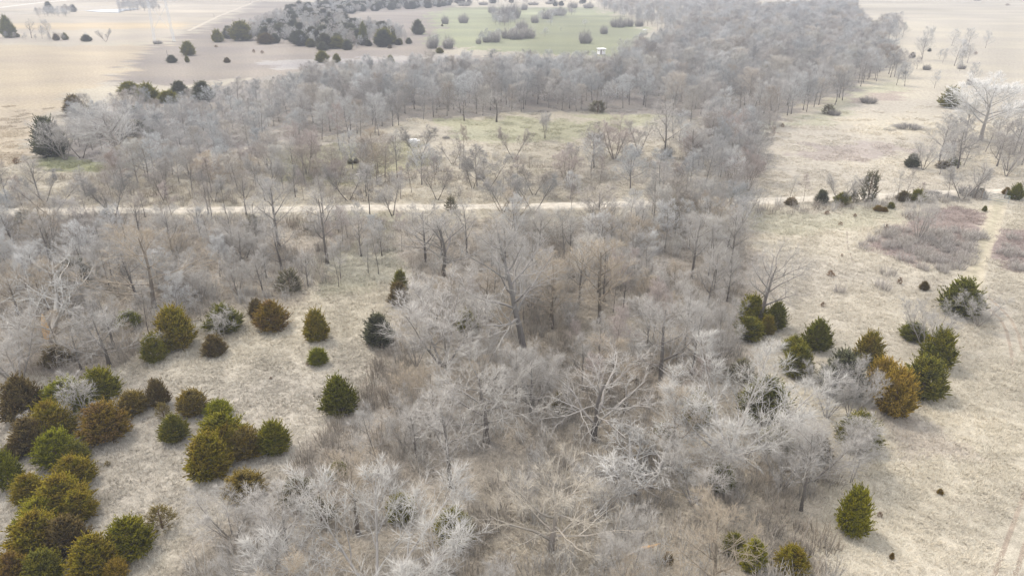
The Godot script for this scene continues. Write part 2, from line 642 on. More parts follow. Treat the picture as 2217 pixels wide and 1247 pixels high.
func build_blind() -> void:
	var p := at(1301, 131)
	var o := thing("hunting_blind", "white box hunting blind on stilts at the edge of the green field", "hunting blind", p, 0.3)
	var white := Color(0.78, 0.78, 0.77)
	var w := 1.25
	for x in [-1.0, 1.0]:
		for z in [-1.0, 1.0]:
			var g := Geo.new()
			g.bar(Vector3(x * 1.35, -0.2, z * 1.35), Vector3(x * 1.1, 2.4, z * 1.1), 0.07, Color(0.24, 0.2, 0.16))
			part("leg", g.mesh(M.paint), o)
	var fl := Geo.new()
	fl.box(Vector3(-w - 0.1, 2.4, -w - 0.1), Vector3(w + 0.1, 2.52, w + 0.1), Color(0.3, 0.27, 0.22))
	part("floor", fl.mesh(M.paint), o)
	for k in 4:
		var wall := Geo.new()
		var t := Transform3D(Basis(Vector3.UP, k * PI / 2), Vector3.ZERO)
		wall.box(Vector3(-w, 2.523, w - 0.06), Vector3(w - 0.063, 3.5, w), white, t)
		wall.box(Vector3(-w, 4.2, w - 0.06), Vector3(w - 0.063, 4.6, w), white, t)
		wall.box(Vector3(-w, 3.5, w - 0.06), Vector3(-w + 0.25, 4.2, w), white, t)
		wall.box(Vector3(-0.08, 3.5, w - 0.06), Vector3(0.08, 4.2, w), white, t)
		wall.box(Vector3(w - 0.3, 3.5, w - 0.06), Vector3(w - 0.063, 4.2, w), white, t)
		part("wall", wall.mesh(M.paint), o)
	var door := Geo.new()
	door.box(Vector3(-0.95, 2.56, w + 0.004), Vector3(-0.2, 4.3, w + 0.04), Color(0.36, 0.33, 0.32))
	part("door", door.mesh(M.paint), o)
	var roof := Geo.new()
	roof.box(Vector3(-w - 0.35, 4.61, -w - 0.35), Vector3(w + 0.35, 4.72, w + 0.35), white, Transform3D(Basis(Vector3.RIGHT, 0.04), Vector3.ZERO))
	part("roof", roof.mesh(M.paint), o)
	for k in 2:
		var g := Geo.new()
		g.bar(Vector3(-1.3, 0.3, 1.3 - 2.6 * k), Vector3(1.12, 2.3, 1.14 - 2.28 * k), 0.05, Color(0.24, 0.2, 0.16))
		part("brace", g.mesh(M.paint), o)
	var ld := Geo.new()
	for x in [-0.85, -0.3]:
		ld.bar(Vector3(x, -0.1, w + 1.0), Vector3(x, 2.5, w + 0.12), 0.035, Color(0.5, 0.5, 0.5))
	for k in 7:
		ld.bar(Vector3(-0.85, 0.2 + k * 0.33, w + 0.88 - k * 0.11), Vector3(-0.3, 0.2 + k * 0.33, w + 0.88 - k * 0.11), 0.025, Color(0.5, 0.5, 0.5))
	part("ladder", ld.mesh(M.metal), o)


func build_gate(px: float, py: float, turn: float, label: String) -> void:
	var o := thing("farm_gate", label, "gate", at(px, py), turn, "gates at the field entrance")
	var col := Color(0.3, 0.36, 0.38)
	var fr := Geo.new()
	fr.bar(Vector3(0, 0.2, 0), Vector3(0, 1.35, 0), 0.035, col)
	fr.bar(Vector3(3.6, 0.2, 0), Vector3(3.6, 1.35, 0), 0.035, col)
	part("frame", fr.mesh(M.metal), o)
	for k in 5:
		var g := Geo.new()
		g.bar(Vector3(0.03, 0.22 + k * 0.27, 0), Vector3(3.57, 0.22 + k * 0.27, 0), 0.028, col)
		part("rail", g.mesh(M.metal), o)
	var ps := Geo.new()
	ps.bar(Vector3(-0.2, -0.2, 0), Vector3(-0.2, 1.6, 0), 0.09, Color(0.25, 0.2, 0.16), 7)
	part("post", ps.mesh(M.bark), o)


func build_limb(called: String, label: String, px: float, py: float, turn: float, length: float, broken: bool) -> void:
	var o := thing(called, label, "branch", at(px, py) + Vector3.UP * 0.12, turn)
	var P := {"n": [7, 4, 4, 6], "start": [0.35, 0.3, 0.2, 0.1], "angle": [35.0, 40.0, 40.0, 40.0], "ratio": [0.42, 0.5, 0.5], "wig": 0.22, "up": 0.0, "thin": 0.012, "thick": 0.55, "top": 0.5, "taper": 0.25, "twig_len": 0.3, "bark": Color(0.3, 0.28, 0.26), "twig": Color(0.42, 0.4, 0.37)}
	var gt := Geo.new()
	var gc := Geo.new()
	grow(P, gt, gc, 0, Vector3.ZERO, Vector3(1, 0.1, 0), length, 0.11)
	for g in [gt, gc]:
		for k in g.v.size(): g.v[k].y = maxf(g.v[k].y * 0.45, 0.0)
	part("limb", gt.mesh(M.bark), o)
	part("twigs", gc.mesh(M.bark), o)
	if broken:
		var g := Geo.new()
		g.path(PackedVector3Array([Vector3(0.1, 0.1, 0), Vector3(-0.5, 0.3, -0.35), Vector3(-1.15, 0.45, -0.5)]), PackedFloat32Array([0.12, 0.11, 0.03]), Color(0.42, 0.26, 0.13), Color(0.5, 0.33, 0.17), 5)
		part("torn_wood", g.mesh(M.bark), o)


func _ready() -> void:
	# ------------------------------------------------ camera, sky, light
	var cam := Camera3D.new()
	cam.name = "camera"
	add_child(cam)
	cam.position = Vector3(0, EYE, 0)
	cam.rotation.x = -PITCH
	cam.fov = rad_to_deg(2.0 * atan(CY / FOCAL))
	cam.near = 0.5
	cam.far = 9000.0
	var sky_mat := ProceduralSkyMaterial.new()
	sky_mat.sky_top_color = Color(0.9, 0.91, 0.935)
	sky_mat.sky_horizon_color = Color(0.94, 0.943, 0.95)
	sky_mat.sky_curve = 0.2
	sky_mat.ground_horizon_color = Color(0.6, 0.58, 0.55)
	sky_mat.ground_bottom_color = Color(0.5, 0.47, 0.42)
	var sky := Sky.new()
	sky.sky_material = sky_mat
	var env := Environment.new()
	env.background_mode = Environment.BG_SKY
	env.sky = sky
	env.tonemap_mode = Environment.TONE_MAPPER_LINEAR
	env.tonemap_exposure = 2.14
	env.sdfgi_enabled = true
	env.ssao_enabled = true
	env.ssil_enabled = true
	env.fog_enabled = true
	env.fog_density = 0.00045
	env.fog_light_color = Color(0.93, 0.95, 1.0)
	var we := WorldEnvironment.new()
	we.name = "world_environment"
	we.environment = env
	add_child(we)
	var sun := DirectionalLight3D.new()
	sun.name = "sun"
	sun.light_energy = 0.5
	sun.light_angular_distance = 14.0
	sun.light_color = Color(1.0, 0.96, 0.9)
	sun.shadow_enabled = true
	add_child(sun)
	sun.rotation = Vector3(deg_to_rad(-56), deg_to_rad(-128), 0)    # high over the far left

	noise_a.seed = 11
	noise_a.frequency = 0.012
	noise_a.fractal_octaves = 4
	noise_b.seed = 23
	noise_b.frequency = 0.11
	noise_b.fractal_octaves = 3
	make_materials()
	lay_zones()
	build_ground()
	make_kinds()
	place_cedars()
	place_named_trees()
	place_woods()
	place_undergrowth()
	build_pylon()
	build_blind()
	build_gate(2128, 432, -0.7, "open blue grey pipe gate left of the field entrance")
	build_gate(2178, 430, 0.15, "blue grey pipe gate right of the field entrance under trees")
	small_things()


func lay_zones() -> void:
	var straw := Color(0.435, 0.37, 0.275)
	zone([[-900, 96], [335, 98], [300, 125], [240, 170], [130, 215], [95, 270], [60, 330], [-60, 400], [-900, 400]], straw)
	zone([[-900, 0], [560, 0], [470, 40], [340, 92], [-900, 88]], Color(0.44, 0.39, 0.315))
	zone([[-300, 52], [420, 48], [400, 62], [-300, 66]], Color(0.5, 0.41, 0.28))
	zone([[300, 130], [350, 95], [470, 50], [560, 3], [1000, 12], [1000, 100], [900, 125], [600, 165], [380, 185], [240, 180]], Color(0.285, 0.252, 0.218))
	zone([[580, 130], [1000, 118], [980, 130], [580, 150]], Color(0.36, 0.335, 0.31))
	zone([[925, 82], [950, 60], [930, 30], [980, 16], [1290, 16], [1400, 60], [1400, 96], [1330, 125], [1100, 112], [1000, 105], [930, 95]], Color(0.3, 0.31, 0.205))
	zone([[960, 265], [1000, 250], [1250, 262], [1330, 238], [1500, 245], [1330, 285], [1080, 315], [980, 300]], Color(0.36, 0.345, 0.245))
	zone([[1620, 275], [1760, 252], [1850, 195], [1960, 168], [1960, 190], [1860, 225], [1790, 262], [1650, 290]], Color(0.37, 0.35, 0.265))
	zone([[60, 350], [200, 330], [320, 352], [200, 375], [90, 368]], Color(0.27, 0.27, 0.16))
	zone([[600, 320], [880, 310], [940, 340], [800, 400], [600, 390]], Color(0.30, 0.28, 0.19))
	zone([[1640, 462], [1950, 447], [1940, 475], [1800, 490], [1650, 500]], Color(0.37, 0.345, 0.27))
	zone([[650, 470], [900, 470], [880, 600], [700, 640]], Color(0.37, 0.345, 0.265))
	zone([[-300, 470], [840, 475], [700, 560], [640, 655], [420, 690], [350, 760], [200, 810], [-300, 850]], Color(0.345, 0.305, 0.25))
	zone([[860, 480], [1600, 470], [1650, 560], [1640, 700], [1600, 770], [1700, 860], [1800, 1000], [1800, 1247], [1760, 1500], [380, 1500], [430, 1180], [600, 1060], [690, 940], [800, 830], [800, 740], [900, 640]], Color(0.355, 0.315, 0.255))
	zone([[620, 160], [1040, 120], [1330, 130], [1640, 20], [1840, 5], [1900, 120], [1850, 200], [1640, 265], [1240, 240], [960, 255], [640, 300], [300, 350], [100, 340], [200, 230]], Color(0.28, 0.255, 0.225))
	zone([[1870, 530], [1960, 470], [2130, 450], [2125, 550], [2000, 575]], Color(0.27, 0.22, 0.195))
	zone([[2165, 520], [2400, 450], [2400, 620], [2160, 580]], Color(0.27, 0.22, 0.195))
	zone([[1700, 330], [1850, 300], [2010, 330], [1900, 345], [1760, 350]], Color(0.36, 0.315, 0.27))
	zone([[1850, 215], [1950, 190], [1970, 215], [1880, 225]], Color(0.33, 0.28, 0.24))
	zone([[1900, 870], [2060, 930], [2090, 1010], [1960, 1010]], Color(0.36, 0.32, 0.27))
	var track := Color(0.53, 0.485, 0.415)
	var mid := Color(0.48, 0.435, 0.365)
	var none := Color.WHITE
	ribbon("road", [[-1500, 470], [-600, 466], [0, 460], [300, 457], [600, 453], [1000, 449], [1400, 441], [1700, 433], [1900, 425], [2217, 412], [2700, 388], [3300, 360]], 1.8, [[-1.0, none], [-0.75, mid], [-0.5, track], [-0.25, track], [0.0, mid], [0.25, track], [0.5, track], [0.75, mid], [1.0, none]], 0.07)
	ribbon("field_path", [[2166, 432], [2155, 470], [2140, 510], [2120, 560], [2105, 610], [2098, 645]], 1.5, [[-1.0, none], [-0.6, Color(0.44, 0.39, 0.3)], [0.0, Color(0.37, 0.335, 0.25)], [0.6, Color(0.44, 0.39, 0.3)], [1.0, none]], 0.03)
	ribbon("dirt_road", [[-400, 40], [0, 16], [90, 5], [170, -2]], 3.2, [[-1.0, none], [-0.5, Color(0.66, 0.62, 0.56)], [0.5, Color(0.66, 0.62, 0.56)], [1.0, none]], 0.25)
	ribbon("farm_path", [[405, 68], [470, 36], [545, 6]], 1.8, [[-1.0, none], [-0.4, Color(0.48, 0.43, 0.36)], [0.4, Color(0.48, 0.43, 0.36)], [1.0, none]], 0.18)
	var rut := Color(0.3, 0.25, 0.2)
	for line in [[[2125, 650], [2165, 688], [2180, 712], [2190, 752], [2196, 800]], [[2140, 640], [2190, 690], [2207, 722], [2216, 760]], [[2260, 900], [2225, 1050], [2190, 1150], [2150, 1260], [2120, 1360]], [[2290, 930], [2255, 1080], [2222, 1180], [2185, 1290]]]:
		ribbon("wheel_rut", line, 0.24, [[-1.0, none], [-0.4, rut], [0.4, rut], [1.0, none]], 0.02)
	ribbon("footpath", [[1835, 500], [1836, 530], [1845, 555], [1850, 575]], 0.3, [[-1.0, none], [0.0, Color(0.28, 0.24, 0.2)], [1.0, none]], 0.012)


func make_kinds() -> void:
	var pale := Color(0.4, 0.378, 0.35)
	var grey := Color(0.36, 0.342, 0.318)
	var tan := Color(0.36, 0.305, 0.235)
	var rosy := Color(0.35, 0.3, 0.275)
	var dark := Color(0.085, 0.072, 0.062)
	for s in 3:
		make_tree("upright_%d" % s, 100 + s, {"twig": [grey, pale, tan][s], "angle": [38.0, 40.0, 42.0, 40.0]})
		make_tree("rounded_%d" % s, 120 + s, {"h": 9.0, "start": [0.22, 0.2, 0.15, 0.1], "n": [11, 6, 6, 6], "angle": [58.0, 45.0, 42.0, 42.0], "ratio": [0.55, 0.5, 0.48], "twig": [grey, tan, grey][s], "bark": [dark, Color(0.14, 0.12, 0.1), dark][s]})
	for s in 2:
		make_tree("vase_%d" % s, 140 + s, {"h": 8.0, "stems": 5, "r": 0.09, "lean": 0.42, "n": [8, 5, 5, 5], "start": [0.25, 0.2, 0.1, 0.1], "angle": [30.0, 35.0, 38.0, 36.0], "ratio": [0.42, 0.5, 0.5], "twig": [pale, grey][s], "bark": Color(0.2, 0.18, 0.16)})
		make_tree("slender_%d" % s, 150 + s, {"h": 9.0, "r": 0.075, "n": [10, 5, 5, 5], "start": [0.32, 0.2, 0.1, 0.1], "angle": [36.0, 40.0, 40.0, 40.0], "ratio": [0.3, 0.5, 0.5], "wig": 0.2, "twig": [grey, rosy][s], "bark": [dark, Color(0.16, 0.14, 0.12)][s]})
		make_tree("sapling_%d" % s, 160 + s, {"h": 4.2, "r": 0.035, "stems": 2, "lean": 0.12, "n": [8, 5, 4, 5], "start": [0.2, 0.2, 0.1, 0.1], "ratio": [0.4, 0.5, 0.5], "thin": 0.007, "twig_len": 0.3, "twig": [pale, tan][s], "bark": Color(0.24, 0.22, 0.2)})
		make_tree("leaning_%d" % s, 170 + s, {"h": 8.0, "r": 0.1, "stems": 2, "lean": 0.55, "n": [9, 6, 5, 7], "start": [0.3, 0.2, 0.1, 0.1], "angle": [40.0, 40.0, 40.0, 40.0], "ratio": [0.4, 0.5, 0.5], "wig": 0.24, "twig": grey, "bark": dark})
	make_tree("oak", 180, {"h": 9.0, "r": 0.26, "taper": 0.3, "start": [0.22, 0.2, 0.12, 0.1], "n": [10, 7, 6, 6], "angle": [62.0, 44.0, 42.0, 42.0], "ratio": [0.68, 0.48, 0.46], "wig": 0.24, "bark": dark, "twig": grey})
	make_tree("big_oak", 181, {"h": 10.0, "r": 0.3, "taper": 0.25, "start": [0.3, 0.25, 0.12, 0.1], "n": [10, 7, 6, 6], "angle": [50.0, 44.0, 42.0, 42.0], "ratio": [0.62, 0.48, 0.46], "wig": 0.22, "bark": Color(0.15, 0.13, 0.115), "twig": grey})
	make_tree("tall", 182, {"h": 15.0, "r": 0.3, "taper": 0.22, "start": [0.3, 0.2, 0.12, 0.1], "n": [15, 6, 6, 6], "angle": [60.0, 44.0, 42.0, 42.0], "ratio": [0.42, 0.46, 0.46], "top": 0.4, "wig": 0.2, "bark": Color(0.13, 0.12, 0.11), "twig": grey})
	make_tree("sycamore", 183, {"h": 12.0, "r": 0.36, "taper": 0.3, "start": [0.34, 0.25, 0.12, 0.1], "n": [14, 9, 8, 8], "angle": [52.0, 44.0, 42.0, 42.0], "ratio": [0.6, 0.5, 0.46], "bark": Color(0.33, 0.3, 0.275), "twig": Color(0.66, 0.65, 0.63), "thin": 0.02})
	make_tree("gnarled", 184, {"h": 5.0, "r": 0.17, "stems": 3, "lean": 0.7, "taper": 0.4, "start": [0.25, 0.2, 0.12, 0.1], "n": [8, 6, 5, 4], "angle": [65.0, 60.0, 55.0, 50.0], "ratio": [0.62, 0.55, 0.5], "wig": 0.42, "up": 0.0, "thin": 0.013, "twig_len": 0.4, "bark": Color(0.3, 0.28, 0.26), "twig": Color(0.53, 0.515, 0.49)})
	make_tree("curved", 185, {"h": 9.0, "r": 0.24, "taper": 0.3, "start": [0.2, 0.2, 0.12, 0.1], "n": [9, 6, 6, 5], "angle": [60.0, 48.0, 42.0, 42.0], "ratio": [0.7, 0.5, 0.46], "wig": 0.32, "bark": Color(0.12, 0.105, 0.095), "twig": pale, "thin": 0.0085})
	make_tree("pale_spreading", 186, {"h": 7.5, "r": 0.2, "taper": 0.3, "start": [0.12, 0.2, 0.12, 0.1], "n": [11, 6, 6, 6], "angle": [62.0, 42.0, 40.0, 40.0], "ratio": [0.75, 0.48, 0.46], "wig": 0.2, "bark": Color(0.2, 0.18, 0.16), "twig": Color(0.41, 0.37, 0.31), "thin": 0.009})
	make_tree("white_dense", 187, {"h": 8.5, "r": 0.2, "taper": 0.3, "start": [0.25, 0.2, 0.12, 0.1], "n": [11, 7, 6, 6], "angle": [52.0, 50.0, 46.0, 45.0], "ratio": [0.6, 0.5, 0.46], "wig": 0.3, "bark": dark, "twig": Color(0.39, 0.37, 0.34), "thin": 0.009})
	make_tree("fan", 188, {"h": 8.0, "stems": 7, "r": 0.09, "lean": 0.75, "n": [8, 5, 5, 6], "start": [0.2, 0.2, 0.1, 0.1], "angle": [28.0, 32.0, 34.0, 34.0], "ratio": [0.42, 0.5, 0.5], "wig": 0.12, "up": 0.1, "twig": Color(0.42, 0.405, 0.38), "bark": Color(0.3, 0.28, 0.26), "thin": 0.009})
	make_tree("broken", 189, {"h": 7.5, "r": 0.2, "stems": 3, "lean": 0.6, "taper": 0.3, "start": [0.3, 0.2, 0.12, 0.1], "n": [6, 6, 4, 4], "angle": [50.0, 48.0, 42.0, 42.0], "ratio": [0.6, 0.5, 0.46], "wig": 0.24, "bark": Color(0.4, 0.37, 0.33), "twig": Color(0.43, 0.42, 0.4), "thin": 0.0085})
	for s in 4:
		make_tree("far_%d" % s, 200 + s, {"h": 10.0, "r": 0.13, "start": [0.2, 0.2, 0.12, 0.1], "n": [13, 7, 6, 6], "angle": [50.0, 42.0, 42.0, 42.0], "ratio": [0.5, 0.5, 0.5], "thin": 0.012, "twig": [Color(0.43, 0.425, 0.415), Color(0.48, 0.475, 0.465), Color(0.44, 0.415, 0.375), Color(0.39, 0.388, 0.38)][s], "bark": Color(0.15, 0.135, 0.125)})
	make_tree("pale_oak", 206, {"h": 10.0, "r": 0.32, "taper": 0.25, "start": [0.3, 0.25, 0.12, 0.1], "n": [12, 8, 7, 7], "angle": [54.0, 44.0, 42.0, 42.0], "ratio": [0.66, 0.48, 0.46], "wig": 0.22, "thin": 0.012, "bark": Color(0.17, 0.15, 0.13), "twig": Color(0.45, 0.435, 0.415)})
	make_tree("rosy", 190, {"h": 8.0, "stems": 4, "r": 0.09, "lean": 0.35, "n": [8, 6, 5, 6], "start": [0.2, 0.2, 0.1, 0.1], "angle": [36.0, 38.0, 40.0, 38.0], "ratio": [0.46, 0.5, 0.5], "twig": rosy, "bark": Color(0.16, 0.14, 0.12)})

	var green := Color(0.1, 0.102, 0.011)
	var bright := Color(0.165, 0.165, 0.01)
	var olive := Color(0.15, 0.13, 0.014)
	var bronze := Color(0.16, 0.112, 0.016)
	var rust := Color(0.14, 0.085, 0.03)
	var brown := Color(0.13, 0.1, 0.036)
	var gold := Color(0.3, 0.2, 0.035)
	var dull := Color(0.095, 0.096, 0.055)
	make_cedar("bright", 301, "round", bright, green)
	make_cedar("green", 302, "cone", green, Color(0.095, 0.088, 0.018))
	make_cedar("green_round", 303, "", green, olive)
	make_cedar("olive", 304, "", olive, Color(0.08, 0.082, 0.018))
	make_cedar("olive_tall", 305, "tall", olive, bronze)
	make_cedar("bronze", 306, "", bronze, olive)
	make_cedar("bronze_round", 307, "round", bronze, brown)
	make_cedar("rust", 308, "", rust, bronze)
	make_cedar("brown", 309, "", brown, Color(0.075, 0.05, 0.02))
	make_cedar("gold", 310, "round", gold, bronze)
	make_cedar("dull", 311, "cone", dull, Color(0.05, 0.05, 0.03))
	make_cedar("sparse", 312, "", Color(0.2, 0.155, 0.045), Color(0.16, 0.125, 0.04), 1100, 0.7)
	make_cedar("veiled", 314, "", Color(0.12, 0.115, 0.07), Color(0.14, 0.12, 0.07), 1300, 0.8)
	make_cedar("yellow_green", 315, "tall", Color(0.21, 0.185, 0.014), Color(0.12, 0.12, 0.012))
	make_cedar("seedling", 313, "round", Color(0.2, 0.1, 0.05), Color(0.15, 0.1, 0.05), 500, 1.6)

	trees["scrub_cedar"] = {"trunk": cedars["dull"].trunk, "crown": cedars["dull"].crown, "h": 2.0}
	trees["scrub_olive"] = {"trunk": cedars["olive"].trunk, "crown": cedars["olive"].crown, "h": 2.0}
	make_shrub("thicket_a", 401, 60, 1.7, 1.4, Color(0.37, 0.34, 0.315))
	make_shrub("thicket_b", 402, 60, 1.9, 1.4, Color(0.38, 0.35, 0.315))
	make_shrub("bush", 403, 150, 2.6, 1.9, Color(0.25, 0.235, 0.22), 0.011, 12)
	make_shrub("whips_a", 404, 14, 2.5, 0.9, Color(0.44, 0.42, 0.39), 0.0095, 7)
	make_shrub("whips_b", 405, 16, 1.7, 1.1, Color(0.44, 0.41, 0.37), 0.0095, 8)
	make_shrub("litter", 406, 36, 0.5, 1.5, Color(0.4, 0.37, 0.33), 0.011, 3)
	make_grass("tufts_a", 421, 190, 1.0, 0.22)
	make_grass("tufts_b", 422, 190, 1.0, 0.26)
	make_grass("tufts_c", 423, 130, 1.0, 0.34, 6)


